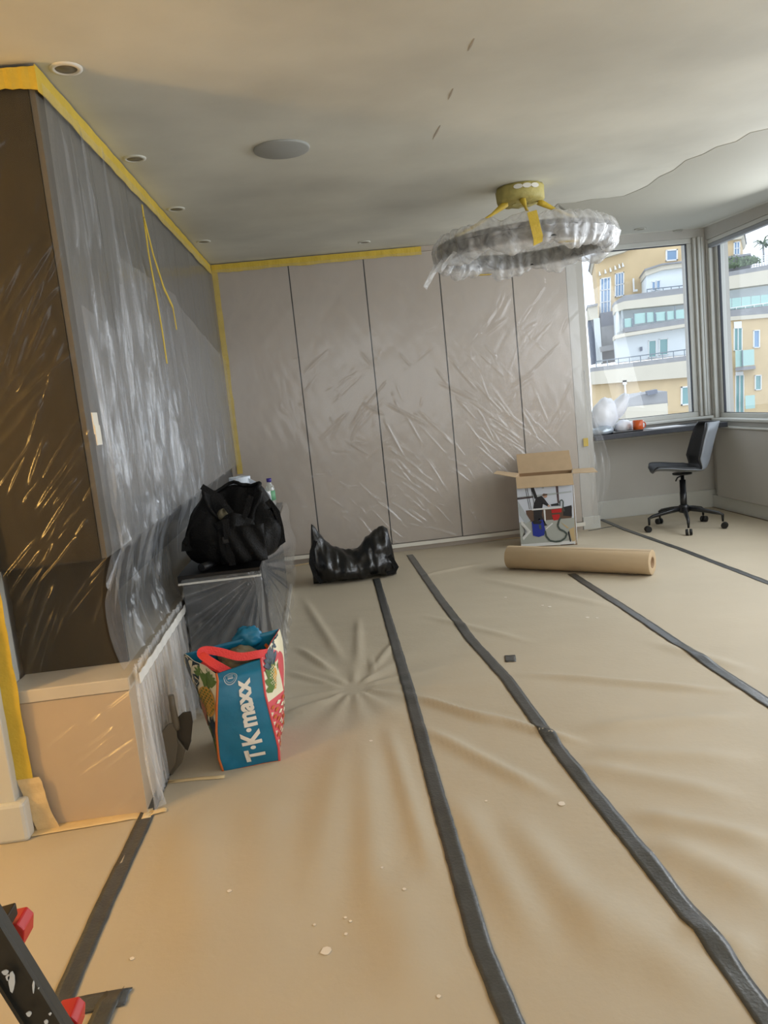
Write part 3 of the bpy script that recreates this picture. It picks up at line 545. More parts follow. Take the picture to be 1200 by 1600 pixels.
# ------------------------------------------------------------------ shopping bag
sb = thing('shopping_bag', (-.40, 2.85, 0), 'large reusable shopping bag with teal lettered end and pineapple print sides', 'bag')
def lv(z, FL, FR, BR, BL): return z, [Vector(p) for p in (FL, FR, BR, BL)]
levels = [
 (0.004, (-.478, 2.72), (-.276, 2.745), (-.305, 3.02), (-.500, 3.00)),
 (.06, (-.487, 2.715), (-.272, 2.74), (-.285, 3.03), (-.525, 3.01)),
 (.16, (-.482, 2.712), (-.284, 2.745), (-.255, 3.03), (-.560, 3.01)),
 (.26, (-.468, 2.715), (-.298, 2.76), (-.240, 3.02), (-.590, 2.99)),
 (.345, (-.455, 2.73), (-.300, 2.79), (-.232, 3.01), (-.605, 2.96)),
 (.415, (-.462, 2.76), (-.305, 2.84), (-.238, 3.00), (-.600, 2.94))]
zl = [l[0] for l in levels]
zt_ = [(.0, .0, 0, 0), (0, 0, 0, 0), (0, 0, 0, 0), (0, 0, 0, 0), (0, 0, .02, .01), (-.055, -.045, .015, -.02)]
def corner(k, z):
    i = float(np.interp(z, zl, range(6))); a = int(min(4, i)); t = i-a
    P, Q = levels[a][1+k], levels[a+1][1+k]; dz = zt_[a][k]*(1-t)+zt_[a+1][k]*t
    return Vector((P[0]*(1-t)+Q[0]*t, P[1]*(1-t)+Q[1]*t, z+dz))
Sbx_ = None
def panel(k0, k1, bulge=.012, wr=.006):
    def S(u, v):
        z = .004+v*.411; a, b = corner(k0, z), corner(k1, z); p = a.lerp(b, u)
        nrm = (b-a).cross(Vector((0, 0, 1))).normalized()
        d = bulge*math.sin(u*math.pi)*math.sin(min(1, v*1.1)*math.pi)+wr*(mn.noise(p*14+Vector((k0, 0, 0)))) *math.sin(u*math.pi)
        return p+nrm*d, nrm
    return S
def printon(mb, S, poly, mi, off=.0015, div=1):
    off += .0022 if S is not Sbx_ else 0
    """a flat printed shape laid on a panel; poly in panel u,v"""
    P = []
    for i in range(len(poly)):
        a, b = poly[i], poly[(i+1) % len(poly)]
        for k in range(div): t = k/div; P.append((a[0]*(1-t)+b[0]*t, a[1]*(1-t)+b[1]*t))
    vs = []
    for u, v in P:
        u = min(1, max(0, u)); v = min(1, max(0, v)); p, n_ = S(u, v); vs.append(p+n_*off)
    cu = sum(p[0] for p in P)/len(P); cv = sum(p[1] for p in P)/len(P); p, n_ = S(min(1, max(0, cu)), min(1, max(0, cv))); vs.append(p+n_*off)
    m = len(P); mb.add(vs, [(i, (i+1) % m, m) for i in range(m)], mi, True)
Sf = panel(0, 1, .010, .008); Sl = panel(3, 0, .012, .01); Sr = panel(1, 2, .02, .01); Sb = panel(2, 3, .0, .01)
MB().grid(lambda u, v: Sf(u, v)[0], 24, 40).build('end_gusset', M['teal'], sb, solid=.002)
MB().grid(lambda u, v: Sl(u, v)[0], 24, 40).build('side_panel', M['creamp'], sb, solid=.002)
MB().grid(lambda u, v: Sr(u, v)[0], 24, 40).build('side_panel', M['pink'], sb, solid=.002)
MB().grid(lambda u, v: Sb(u, v)[0], 12, 20).build('rear_gusset', M['teal'], sb, solid=.002)
mb = MB(); mb.add([corner(k, .004) for k in range(4)], [(0, 1, 2, 3)]); mb.build('base', M['navy'], sb)
# lettering reading upward
cu_ = bpy.data.curves.new('lettering', 'FONT'); cu_.body = 'T\u00b7K\u00b7maxx'; cu_.size = 1; cu_.offset = .042; cu_.resolution_u = 3
to = bpy.data.objects.new('lettering_source', cu_); C.objects.link(to); bpy.context.view_layer.update()
me = bpy.data.meshes.new_from_object(to.evaluated_get(bpy.context.evaluated_depsgraph_get())); bpy.data.objects.remove(to)
import bmesh
bm = bmesh.new(); bm.from_mesh(me); bmesh.ops.triangulate(bm, faces=bm.faces); bmesh.ops.subdivide_edges(bm, edges=bm.edges, cuts=1); xm = max(v.co.x for v in bm.verts); x_0 = min(v.co.x for v in bm.verts); ym = max(v.co.y for v in bm.verts); y_0 = min(v.co.y for v in bm.verts)
for v in bm.verts:
    t = (v.co.x-x_0)/(xm-x_0); s = (v.co.y-y_0)/(ym-y_0)
    U_ = .78-.34*s*(1+.12*t)-.13*t*.6; V_ = .055+.74*t
    p, n_ = Sf(U_, V_); v.co = p+n_*.004
me2 = bpy.data.meshes.new('lettering'); bm.to_mesh(me2); me2.materials.append(M['letter']); o = bpy.data.objects.new('lettering', me2); C.objects.link(o); o.parent = sb; o.matrix_parent_inverse = Matrix.Translation(-sb.location)
mb = MB()
for r0, r1 in ((.135, .150), (.105, .112)):
    for k in range(28):
        a, b = 6.283*k/28, 6.283*(k+1)/28; cu, cv = .27, .845
        printon(mb, Sf, [(cu+r0*math.cos(a), cv+r0*.5*math.sin(a)), (cu+r1*math.cos(a), cv+r1*.5*math.sin(a)), (cu+r1*math.cos(b), cv+r1*.5*math.sin(b)), (cu+r0*math.cos(b), cv+r0*.5*math.sin(b))], 0, .003)
for cv in (.87, .845, .82): printon(mb, Sf, [(.21, cv), (.33, cv), (.33, cv+.01), (.21, cv+.01)], 0, .003)
mb.build('round_stamp', M['pgrey'], sb)
# pineapple and palm print
def frond(mb, S, u, v, ang, L, n_, mi, mi2=None, asp=.7):
    for k in range(n_):
        a = ang+(k-(n_-1)/2)*(2.6/n_); ca, sa = math.cos(a), math.sin(a); l = L*(1-.25*abs(k-(n_-1)/2)/n_*2); w_ = .16*l
        q = lambda s, t: (u+(ca*s-sa*t), v+(sa*s+ca*t)*asp)
        printon(mb, S, [q(.03, 0), q(l*.4, w_), q(l*.8, w_*.6), q(l, 0), q(l*.8, -w_*.6), q(l*.4, -w_)], mi, .002+.0002*k)
def pineapple(mb, S, u, v, rw, rh, mi, mi2, mi3):
    printon(mb, S, [(u+rw*math.cos(a), v+rh*math.sin(a)) for a in np.linspace(0, 6.283, 17)[:-1]], mi, .0022)
    for i in range(-3, 4):
        for j in range(-5, 6):
            cu, cv = u+(i+.5*(j % 2))*rw*.32, v+j*rh*.2
            if ((cu-u)/rw)**2+((cv-v)/rh)**2 < .75: printon(mb, S, [(cu-rw*.11, cv), (cu, cv+rh*.08), (cu+rw*.11, cv), (cu, cv-rh*.08)], mi2, .0028)
    frond(mb, S, u, v+rh*.9, 1.57, rh*1.3, 7, mi3)
mb = MB(); pm = [M['navy'], M['ochre'], M['orange'], M['green'], M['pink'], M['creamp']]
for q, c_ in (([(0, .60), (.25, .60), (.5, .72), (.5, 1), (0, 1)], 0), ([(.5, .74), (1, .74), (1, 1), (.5, 1)], 5), ([(.05, .34), (.3, .30), (.3, .2), (.95, .30), (1, .40), (1, .16), (.6, .0), (0, .0)], 5), ([(0, .28), (.35, .3), (.5, .16), (.3, 0), (0, 0)], 0), ([(.6, 0), (1, 0), (1, .12), (.75, .14)], 0), ([(.7, .36), (1, .30), (1, .46), (.85, .46)], 0)): printon(mb, Sl, q, c_, .0012, 5)
frond(mb, Sl, .0, .66, 1.0, .62, 7, 5, asp=.7); frond(mb, Sl, .02, .56, .4, .5, 6, 0)
frond(mb, Sl, .75, .74, 1.57, .36, 8, 3); frond(mb, Sl, .55, .80, 2.0, .25, 5, 3)
pineapple(mb, Sl, .72, .60, .27, .13, 1, 3, 3); pineapple(mb, Sl, .38, .42, .27, .14, 2, 1, 3)
frond(mb, Sl, .35, .02, 1.1, .5, 8, 3); frond(mb, Sl, .8, .12, 1.9, .42, 8, 3); frond(mb, Sl, .95, .33, 2.4, .3, 6, 0); frond(mb, Sl, .1, .12, 1.3, .34, 6, 5)
mb.build('pineapple_print', pm, sb)
mb = MB(); printon(mb, Sr, [(0, .55), (1, .5), (1, 1), (0, 1)], 5, .0012, 4)
frond(mb, Sr, .3, .78, 1.6, .4, 7, 0); frond(mb, Sr, .3, .62, 1.9, .4, 7, 3); frond(mb, Sr, .7, .9, 1.6, .3, 7, 0)
pineapple(mb, Sr, .3, .7, .16, .10, 1, 5, 0)
for j in range(12):
    for i in range(6): cu, cv = i*.18+.09*(j % 2), .02+j*.042; printon(mb, Sr, [(cu-.07, cv), (cu, cv+.017), (cu+.07, cv), (cu, cv-.017)], 2 if (i+j) % 2 else 5, .0025)
mb.build('pineapple_print', pm, sb)
for k in (0, 1): MB().tube([corner(k, z) for z in np.linspace(.004, .415, 24)], .0045, 8).build('piping', M['orange'] if k == 0 else M['pink'], sb)
MB().tube([Sf(u, 0)[0] for u in np.linspace(0, 1, 16)], .0045, 8).build('piping', M['orange'], sb)
hp = lambda pts: [onY(x, y, Y) for x, y, Y in pts]
def smoothp(P, n_=6):
    out = []
    for i in range(len(P)-1):
        a, b, c, d = P[max(i-1, 0)], P[i], P[i+1], P[min(i+2, len(P)-1)]
        for k in range(n_): t = k/n_; out.append(.5*((2*b)+(c-a)*t+(2*a-5*b+4*c-d)*t*t+(3*b-a-3*c+d)*t**3))
    return out+[P[-1]]
MB().ribbon(smoothp(hp([(362, 1052, 2.80), (340, 1040, 2.76), (324, 1030, 2.76), (314, 1021, 2.78), (322, 1016, 2.80), (345, 1019, 2.81), (375, 1026, 2.82), (405, 1022, 2.84), (418, 1020, 2.88)])), .030, .003, up=(0, -1, .25)).build('handle', M['red'], sb)
MB().ribbon(smoothp(hp([(312, 1048, 2.92), (320, 1038, 2.88), (345, 1047, 2.84), (372, 1052, 2.80)])), .026, .003, up=(0, -.8, .6)).build('handle', M['red'], sb)
def lumps(name, c, s, m, label, cat, seed, parent=None, squash=1):
    mb = MB()
    def f(u, v):
        a = u*6.283; b = v*math.pi; d = Vector((math.cos(a)*math.sin(b), math.sin(a)*math.sin(b), math.cos(b)))
        k = 1+.25*mn.noise(d*1.6+Vector((seed, 0, 0)))+.16*mn.noise(d*4+Vector((0, seed, 0)))
        return Vector(c)+Vector((d.x*s[0], d.y*s[1], d.z*s[2]))*k
    o = mb.grid(f, 36, 20).build(name, m, parent); 
    if not parent: tag(o, label, cat)
    return o
lumps('folded_cloth', (-.40, 2.93, .345), (.085, .07, .05), M['olive'], 'olive cloth bundled in the mouth of the shopping bag', 'cloth', 3)
lumps('folded_cloth', (-.36, 3.0, .41), (.055, .03, .045), M['teal'], 'dark teal cloth standing at back of the shopping bag mouth', 'cloth', 5)
tag(MB().ribbon(smoothp(hp([(408, 1022, 3.0), (405, 1002, 3.0), (414, 1006, 3.0), (420, 1014, 3.0)])), .012, .006, up=(0, -1, 0)).build('wooden_hook', M['orange']), 'small orange brown hook sticking out of the shopping bag', 'hook')
# ------------------------------------------------------------------ dustpan
dp = thing('dustpan', (-.65, 2.72, 0), 'grey brown dustpan propped upright against film beside shopping bag', 'dustpan')
def pp(name, px, Y, th, m, Y2=None): mb = MB(); mb.prism([onY(x, y, Y if not Y2 else Y+(Y2-Y)*i/(len(px)-1)) for i, (x, y) in enumerate(px)], (0, th, 0)); return mb.build(name, m, dp, bev=.003)
pp('pan', [(248, 1150), (262, 1132), (274, 1130), (278, 1165), (274, 1195), (263, 1212), (247, 1185), (245, 1165)], 2.72, .012, M['kbrown'])
pp('side_wall', [(271, 1128), (285, 1114), (298, 1112), (301, 1128), (298, 1160), (293, 1174), (282, 1164), (274, 1145)], 2.76, .01, M['kdark'])
pp('lip', [(274, 1150), (290, 1172), (284, 1192), (268, 1212), (262, 1205), (272, 1185)], 2.74, .01, M['kbrown'])
MB().tube([onY(x, y, 2.73) for x, y in ((267, 1086), (270, 1105), (275, 1132), (277, 1140))], [.010, .011, .013, .011], 10).build('handle', M['kbrown'], dp)
# ------------------------------------------------------------------ kraft roll and cardboard box
A = Vector((1.245, 5.35, .088)); B = Vector((2.01, 4.70, .088)); ax = (B-A).normalized(); sd = Vector((ax.y, -ax.x, 0))
kr = thing('paper_roll', (1.63, 5.0, .0), 'thick roll of brown floor paper lying in front of the box', 'paper roll')
def cring(c, r, n=40): return [c+sd*r*math.cos(6.283*k/n)+Vector((0, 0, 1))*r*math.sin(6.283*k/n) for k in range(n)]
MB().loft([cring(B-ax*.1, .036), cring(B, .036), cring(B, .080), cring(A, .080), cring(A, .030), cring(A+ax*.1, .030)], 0).build('paper_wrap', M['kraftroll'], kr, bev=.002)
MB().loft([cring(B-ax*.12, .030), cring(B+ax*.001, .030), cring(B+ax*.001, .037), cring(B-ax*.12, .037)], 0, cap0=True, cap1=False).build('core_tube', M['cardin'], kr)
tp = cring(A, .0812); mb = MB(); mb.loft([[A+ax*.0+(p-A) for p in tp[8:14]], [B+(p-A) for p in tp[8:14]]], 0, closed=False); mb.build('loose_edge', M['kraftroll'], kr)
BXY = 6.02; x0 = onY(814, 850, BXY).x; x1 = x0+.435; BT = onY(810, 746, BXY).z; BD = .28
cbx = thing('cardboard_box', (x0, BXY, 0), 'open cardboard box with printed workshop photo and spread flaps', 'cardboard box')
x0 -= .0; x1 -= .0
mb = MB(); mb.box(x0, BXY, .008, x1, BXY+.006, BT); mb.build('front_wall', M['card'], cbx)
mb = MB(); mb.box(x0, BXY+BD, .008, x1, BXY+BD+.006, BT); mb.build('rear_wall', M['cardin'], cbx)
mb = MB(); mb.box(x0, BXY, .008, x0+.006, BXY+BD, BT); mb.build('side_wall', M['card'], cbx)
mb = MB(); mb.box(x1-.006, BXY, .008, x1, BXY+BD, BT); mb.build('side_wall', M['pwhite'], cbx)
mb = MB(); mb.box(x0, BXY, .006, x1, BXY+BD, .014); mb.build('base', M['cardin'], cbx)
def flp(pts, m=M['card']): mb = MB(); mb.prism(pts, (0, 0, .005)); mb.build('flap', m, cbx)
flp([(x0, BXY, BT), (x1, BXY, BT), (x1+.005, BXY-.03, BT-.085), (x0+.005, BXY-.03, BT-.085)])
mb = MB(); mb.prism([(x0+.0, BXY+BD, BT), (x1, BXY+BD, BT), (x1-.02, BXY+BD+.05, BT+.155), (x0-.01, BXY+BD+.05, BT+.155)], (0, .005, 0)); mb.build('flap', M['card'], cbx)
flp([(x0, BXY+.0, BT), (x0, BXY+BD, BT), (x0-.17, BXY+BD-.02, BT+.035), (x0-.17, BXY-.0, BT+.045)])
flp([(x1, BXY+.0, BT), (x1, BXY+BD, BT), (x1+.16, BXY+BD, BT-.0), (x1+.19, BXY+.0, BT-.005)])
Sbx = lambda u, v: (Vector((x0+(x1-x0)*u, BXY, .01+(BT-.01)*v)), Vector((0, -1, 0)))
def cp(x, y): # crop picture coordinates -> panel u,v
    return ((x-212)/(1005-212-(y-150)*-.03), (1095-y)/(1095-100))
Sbx_ = Sbx; mb = MB(); pmx = [M['psky'], M['pfloor'], M['pgrey'], M['pbeam'], M['pdark'], M['pblue'], M['pred'], M['pskin'], M['pwood'], M['pwhite'], M['pbrown'], M['phose']]
def pr(poly, mi, lay=1): printon(mb, Sbx, [cp(*p) for p in poly], mi, .001+.0006*lay)
pr([(212, 95), (1000, 95), (1005, 1100), (212, 1100)], 0, 0); pr([(200, 740), (1010, 720), (1010, 1100), (200, 1100)], 1, 1); pr([(200, 1060), (1010, 1040), (1010, 1100), (200, 1100)], 9, 2)
pr([(200, 160), (1000, 120), (1000, 150), (200, 215)], 2, 1); pr([(200, 225), (1000, 190), (1000, 200), (200, 240)], 2, 1); pr([(200, 375), (980, 340), (980, 360), (200, 415)], 2, 2); pr([(210, 385), (440, 375), (440, 400), (210, 415)], 3, 2)
pr([(385, 165), (430, 160), (500, 400), (460, 420)], 4, 3); pr([(755, 130), (795, 130), (805, 500), (780, 500)], 3, 2)
for x in (320, 345, 400): pr([(x, 170), (x+8, 170), (x+60, 560), (x+52, 560)], 4, 2)
pr([(570, 190), (600, 190), (600, 280), (570, 280)], 2, 2)
pr([(320, 575), (980, 560), (970, 720), (330, 740)], 10, 2); pr([(860, 560), (975, 540), (975, 700), (850, 680)], 4, 3)
pr([(215, 430), (380, 730), (300, 760), (225, 640)], 2, 3); pr([(235, 700), (375, 880), (255, 1000), (240, 960), (330, 880), (235, 770)], 9, 3)
pr([(430, 570), (560, 570), (545, 660), (600, 790), (620, 805), (560, 815), (500, 690), (490, 730), (430, 730)], 4, 4)     # worker's legs
pr([(480, 400), (560, 380), (600, 430), (660, 520), (640, 535), (575, 480), (560, 555), (430, 555), (440, 500)], 4, 5)       # torso and arm
pr([(570, 375), (600, 360), (640, 370), (635, 405), (600, 415)], 7, 6); pr([(565, 372), (590, 350), (645, 360), (640, 378), (590, 385)], 10, 7); pr([(640, 515), (670, 520), (665, 545), (640, 540)], 7, 6)
pr([(405, 560), (840, 545), (840, 572), (410, 580)], 9, 6); pr([(685, 585), (830, 575), (830, 630), (690, 635)], 6, 6); pr([(690, 660), (800, 655), (805, 735), (710, 740)], 6, 6); pr([(680, 510), (790, 495), (800, 535), (690, 535)], 4, 7)
pr([(575, 580), (600, 580), (600, 740), (580, 740)], 9, 5)
pr([(395, 740), (560, 720), (585, 890), (560, 945), (480, 965), (400, 940)], 5, 7); pr([(400, 735), (470, 715), (545, 745), (520, 780), (420, 775)], 4, 8); pr([(490, 790), (530, 790), (530, 860), (500, 850)], 11, 8)
hz = [(580, 880), (590, 960), (640, 1025), (720, 1045), (800, 1040), (865, 1000), (890, 940), (850, 900), (790, 870), (765, 820), (790, 740), (815, 700)]
for a, b in zip(hz, hz[1:]):
    dx, dy = b[0]-a[0], b[1]-a[1]; l = math.hypot(dx, dy); nx, ny = -dy/l*13, dx/l*13; pr([(a[0]+nx, a[1]+ny), (b[0]+nx, b[1]+ny), (b[0]-nx, b[1]-ny), (a[0]-nx, a[1]-ny)], 11, 8)
hz = [(810, 540), (815, 470), (840, 455), (860, 480), (855, 560), (870, 620)]
for a, b in zip(hz, hz[1:]):
    dx, dy = b[0]-a[0], b[1]-a[1]; l = math.hypot(dx, dy); nx, ny = -dy/l*8, dx/l*8; pr([(a[0]+nx, a[1]+ny), (b[0]+nx, b[1]+ny), (b[0]-nx, b[1]-ny), (a[0]-nx, a[1]-ny)], 11, 8)
pr([(925, 880), (1000, 850), (1005, 1050), (960, 1055)], 8, 4); pr([(905, 920), (925, 900), (950, 1055), (930, 1055)], 4, 5); pr([(800, 760), (930, 860), (900, 865)], 8, 3); pr([(590, 850), (690, 770), (700, 785), (600, 860)], 9, 6)
pr([(795, 1092), (985, 1088), (985, 1103), (795, 1106)], 4, 4)
mb.build('printed_picture', pmx, cbx); cbx.rotation_euler.z = math.radians(-19)
# ------------------------------------------------------------------ desk and what stands on it
dk = thing('desk', (2.9, 6.7, .8), 'dark built-in desk top under the window, spanning the alcove', 'desk')
DZ = .792
bx('desk_top', M['desk'], 2.315, 6.46, DZ-.042, 3.495, 6.845, DZ, dk, bev=.003)
bx('wall_batten', M['trim'], 2.33, 6.80, DZ-.085, 3.49, 6.846, DZ-.043, dk)
def lobe(c, s, tilt):
    def f(u, v):
        a = u*6.283; b = v*math.pi; d = Vector((math.cos(a)*math.sin(b), math.sin(a)*math.sin(b), math.cos(b)))
        k = 1+.10*mn.noise(d*2)+.05*mn.noise(d*6); p = Vector((d.x*s[0], d.y*s[1], d.z*s[2]))*k; p.x += tilt*p.z
        q = Vector(c)+p; q.z = max(q.z, DZ+.003); return q
    return f
wb = thing('white_carrier_bag', (2.45, 6.62, DZ), 'puffed white plastic carrier bag with two lobes on desk', 'carrier bag')
pA = onY(944, 640, 6.65); pB = onY(966, 634, 6.65)
MB().grid(lobe((pA.x, 6.65, pA.z-.05), (.115, .09, .15), .1), 32, 20).build('bag_lobe', M['whitebag'], wb)
MB().grid(lobe((pB.x, 6.68, pB.z-.03), (.085, .07, .13), .6), 32, 20).build('bag_lobe', M['whitebag'], wb)
MB().grid(lobe((pB.x+.05, 6.68, DZ+.04), (.08, .06, .06), 0), 24, 14).build('bag_tail', M['whitebag'], wb)
pA = onY(938, 668, 6.55); tag(MB().grid(lobe((2.42, 6.55, DZ+.03), (.10, .08, .045), .2), 30, 16).build('silver_pouch', M['silver']), 'crumpled silver grey plastic pouch at left end of desk', 'pouch')
tag(MB().box(2.49, 6.49, DZ+.0015, 2.76, 6.66, DZ+.012).build('black_tray', M['slab'], bev=.002), 'thin black tray lying between the white bag and mug', 'tray')
pm_ = onY(997, 668, 6.56); mg = thing('orange_mug', (pm_.x, 6.56, DZ), 'glazed orange mug standing on the desk beside white bag', 'mug')
MB().lathe((pm_.x, 6.56, DZ+.001), [(.034, 0), (.042, .006), (.044, .088), (.040, .088), (.038, .02)]).build('mug_body', M['mug'], mg)
MB().tube([(pm_.x+.042+.026*math.sin(t), 6.56, DZ+.045+.026*math.cos(t)) for t in np.linspace(0, math.pi, 10)], .005, 8).build('handle', M['mug'], mg)
tag(MB().box(2.72, 6.70, DZ+.0015, 2.86, 6.80, DZ+.075).build('white_carton', M['white'], bev=.003), 'small white carton behind the orange mug on the desk', 'carton')
tag(MB().box(2.86, 6.53, DZ+.0015, 3.16, 6.72, DZ+.003).build('paper_sheet', M['white']), 'white paper sheet lying flat on the desk right of mug', 'paper')
# ------------------------------------------------------------------ swivel chair
cc = onZ(1066, 812); CX, CY = 2.86, 6.02
ch = thing('swivel_chair', (CX, CY, 0), 'grey shell swivel chair with charcoal padded inside on castors, by desk', 'chair')
rz = math.radians(166); fx = Vector((math.cos(rz), math.sin(rz), 0)); sx_ = Vector((-fx.y, fx.x, 0))
prof = [(.235, .472), (.21, .492), (.12, .487), (.0, .470), (-.10, .466), (-.165, .485), (-.20, .54), (-.225, .62), (-.25, .71), (-.28, .80), (-.298, .845)]
pc = smoothp([Vector((a, 0, b)) for a, b in prof], 4)
def shell(off, shrink):
    def f(u, v):
        k = v*(len(pc)-1); i = int(min(len(pc)-2, k)); p = pc[i].lerp(pc[i+1], k-i); hw = np.interp(v, [0, .08, .3, .5, .7, .9, 1], [.14, .19, .215, .225, .215, .185, .12])*shrink
        s = (u-.5)*2; back = min(1, max(0, (v-.35)/.3)); cup = s*s
        q = Vector((CX, CY, 0))+fx*(p.x+cup*.12*back+off*back)+sx_*(s*hw)+Vector((0, 0, p.z+cup*.035*(1-back)+off*(1-back)*.8))
        return q
    return f
MB().grid(shell(0, 1), 20, 40).build('outer_shell', M['shell'], ch, solid=.008)
MB().grid(shell(.012, .94), 20, 40).build('seat_pad', M['pad'], ch, solid=.012)
MB().lathe((CX, CY, 0), [(.075, .445), (.075, .458)]).build('seat_plate', M['blackm'], ch)
MB().lathe((CX, CY, 0), [(.026, .16), (.026, .30), (.024, .30), (.024, .40), (.014, .40), (.014, .45)]).build('gas_post', M['blackm'], ch)
MB().tube([(CX, CY, .435), (CX-.05, CY-.02, .425), (CX-.07, CY-.03, .40)], .006, 8).build('lever', M['blackm'], ch)
MB().lathe((CX, CY, 0), [(.035, .135), (.045, .145), (.04, .19), (.026, .20)]).build('hub', M['blackm'], ch)
for k in range(5):
    a = math.radians(250+72*k); d = Vector((math.cos(a), math.sin(a), 0)); c0 = Vector((CX, CY, 0)); tip = c0+d*.29
    leg = MB().tube([c0+d*.02+Vector((0, 0, .168)), c0+d*.15+Vector((0, 0, .15)), c0+d*.26+Vector((0, 0, .128)), tip+Vector((0, 0, .115)), tip+Vector((0, 0, .06))], [.020, .017, .014, .012, .008], 10).build('leg', M['blackm'], ch)
    s = Vector((-d.y, d.x, 0)); q = tip+d*.012
    for sg in (-1, 1): MB().tube([q+s*sg*.006+Vector((0, 0, .029)), q+s*sg*.024+Vector((0, 0, .029))], [.026, .024], 16).build('castor_wheel', M['blackrub'], leg if False else ch)
# ------------------------------------------------------------------ ring lamp in film
RC = Vector((1.31, 4.62, 0)); cz = ceil_z(4.62); RZ = 2.075
ln = thing('ring_chandelier', (RC.x, RC.y, cz), 'ring chandelier wrapped in clear plastic, hanging from yellow taped canopy', 'chandelier')
n = 40; rings = []
for z, r in ((-.004, .130), (-.02, .138), (-.075, .136), (-.092, .128), (-.096, .05)):
    rings.append([RC+Vector((r*math.cos(6.283*k/n)*(1+.02*math.sin(k*2.3+z*90)), r*math.sin(6.283*k/n), cz+z+.003*math.sin(k*1.9))) for k in range(n)])
MB().loft(rings, 0).build('canopy', M['canopy'], ln)
mb = MB()
for a in (-1.9, -1.55, -1.2):
    d = Vector((math.cos(a), math.sin(a), 0)); s = Vector((-d.y, d.x, 0)); c0 = RC+d*.141+Vector((0, 0, cz-.03)); mb.prism([c0+s*.026*math.cos(t)+Vector((0, 0, .013*math.sin(t))) for t in np.linspace(0, 6.283, 13)[:-1]], d*.003)
mb.build('paint_dab', M['filler'], ln)
RM = .475
def rp(a, r, z): return RC+Vector((math.cos(a)*r, math.sin(a)*r, z))
rings = []
for k in range(96):
    a = 6.283*k/96; rings.append([rp(a, RM-.032, RZ-.05), rp(a, RM+.032, RZ-.05), rp(a, RM+.032, RZ+.035), rp(a, RM-.032, RZ+.035)])
rings.append(rings[0]); MB().loft(rings, 0, False, False, False).build('ring_body', M['blackm'], ln)
def wrap(u, v):
    a = u*6.283; b = v*6.283
    puff = .005*math.sin(a*41+2*math.sin(a*5))+.006*math.sin(a*17+b)+.016*mn.noise(Vector((math.cos(a)*5, math.sin(a)*5, b)))
    r = RM+(.056+puff)*math.cos(b); z = RZ+.003+(.078+puff)*math.sin(b)
    z -= .02*max(0, -math.sin(b))*(1+math.sin(a*9)); return rp(a+.01*math.sin(b*2+a*20), r, z)
MB().grid(wrap, 360, 28).build('plastic_wrap', film_r, ln)
def tail(u, v):
    a = math.pi*.93+u*.75; r = RM+.03+.08*v+.02*math.sin(u*15); z = RZ-.05-.13*v*(1-.5*u)+.012*math.sin(u*22); return rp(a, r, z)
MB().grid(tail, 40, 16).build('loose_wrap_end', film_r, ln)
for (px, a) in (((790, 306), 3.45), ((808, 305), 4.55), ((836, 300), 6.1)):
    s = RC+Vector((math.cos(a)*.10, math.sin(a)*.10, cz-.095)); e = rp(a, RM-.03, RZ+.06)
    P = [s.lerp(e, t)+Vector((0, 0, -.012*math.sin(t*3.14))) for t in np.linspace(0, 1, 12)]
    MB().tube(P, [.020, .017, .013]+[.0085]*9, 8).build('hanging_rod', yl, ln)
a0 = 4.55; MB().ribbon([rp(a0-.02, RM+.085, RZ+.07), rp(a0, RM+.09, RZ), rp(a0+.02, RM+.085, RZ-.06), rp(a0+.03, RM+.03, RZ-.082)], .05, .003, up=(math.cos(a0), math.sin(a0), .2)).build('tape_band', yl, ln)
for a in (4.95, 1.9): MB().ribbon([rp(a+t, RM-.0, RZ-.078) for t in (-.12, -.06, 0, .06, .12)], .03, .003).build('tape_band', yl, ln)
# ------------------------------------------------------------------ ceiling fittings
p = onC(440, 231); q0, q1 = onC(396, 233), onC(484, 229); r = (q1-q0).length/2
sp = MB().lathe((p.x, p.y, ceil_z(p.y)), [(r*.97, .003), (r, -.004), (r*.985, -.010), (r*.95, -.012), (.001, -.012)], 48); tag(sp.build('ceiling_speaker', M['grille']), 'round flush grey ceiling speaker in the plastered ceiling', 'speaker')
lab = ['nearest recessed downlight, at upper left above dark cabinet end', 'second recessed downlight along the left ceiling edge', 'third recessed downlight along the left ceiling edge, above hanging tape', 'farthest recessed downlight in the left corner', 'recessed downlight above the middle wardrobe doors', 'recessed downlight above window, left of two', 'recessed downlight above window, right of two']
for i, (x, y) in enumerate(((103, 106), (210, 247), (275, 326), (318, 377), (569, 378), (1000, 357), (1058, 360))):
    p = onC(x, y); z = ceil_z(p.y)-.0035 if i > 4 else ceil_z(p.y); t = thing('downlight', (p.x, p.y, z), lab[i], 'downlight', 'recessed downlights'); R = .047
    MB().lathe((p.x, p.y, z), [(R, .001), (R, -.004), (R*.72, -.007), (R*.68, -.003)], 28).build('bezel', M['filler'] if i < 1 else M['plaster'] if i < 5 else M['oldpaint'], t)
    MB().lathe((p.x, p.y, z), [(R*.67, -.001), (R*.67, -.004), (.001, -.005)], 20).build('lens', M['lamp'], t)
for (x, y, x2, y2) in ((741, 60, 731, 80), (708, 138, 700, 156), (688, 196, 676, 218)):
    a, b = onC(x, y), onC(x2, y2); mb = MB(); s = Vector((.004, 0, 0)); mb.prism([a-s*.3-Vector((0, 0, .0012)), a+s*.3-Vector((0, 0, .0012)), b.lerp(a, .5)+s-Vector((0, 0, .0012)), b+s*.2-Vector((0, 0, .0012)), b.lerp(a, .4)-s-Vector((0, 0, .0012))], (0, 0, .0008)); struct(mb.build('trim_%d' % (7+int(y/60)), M['grime']))
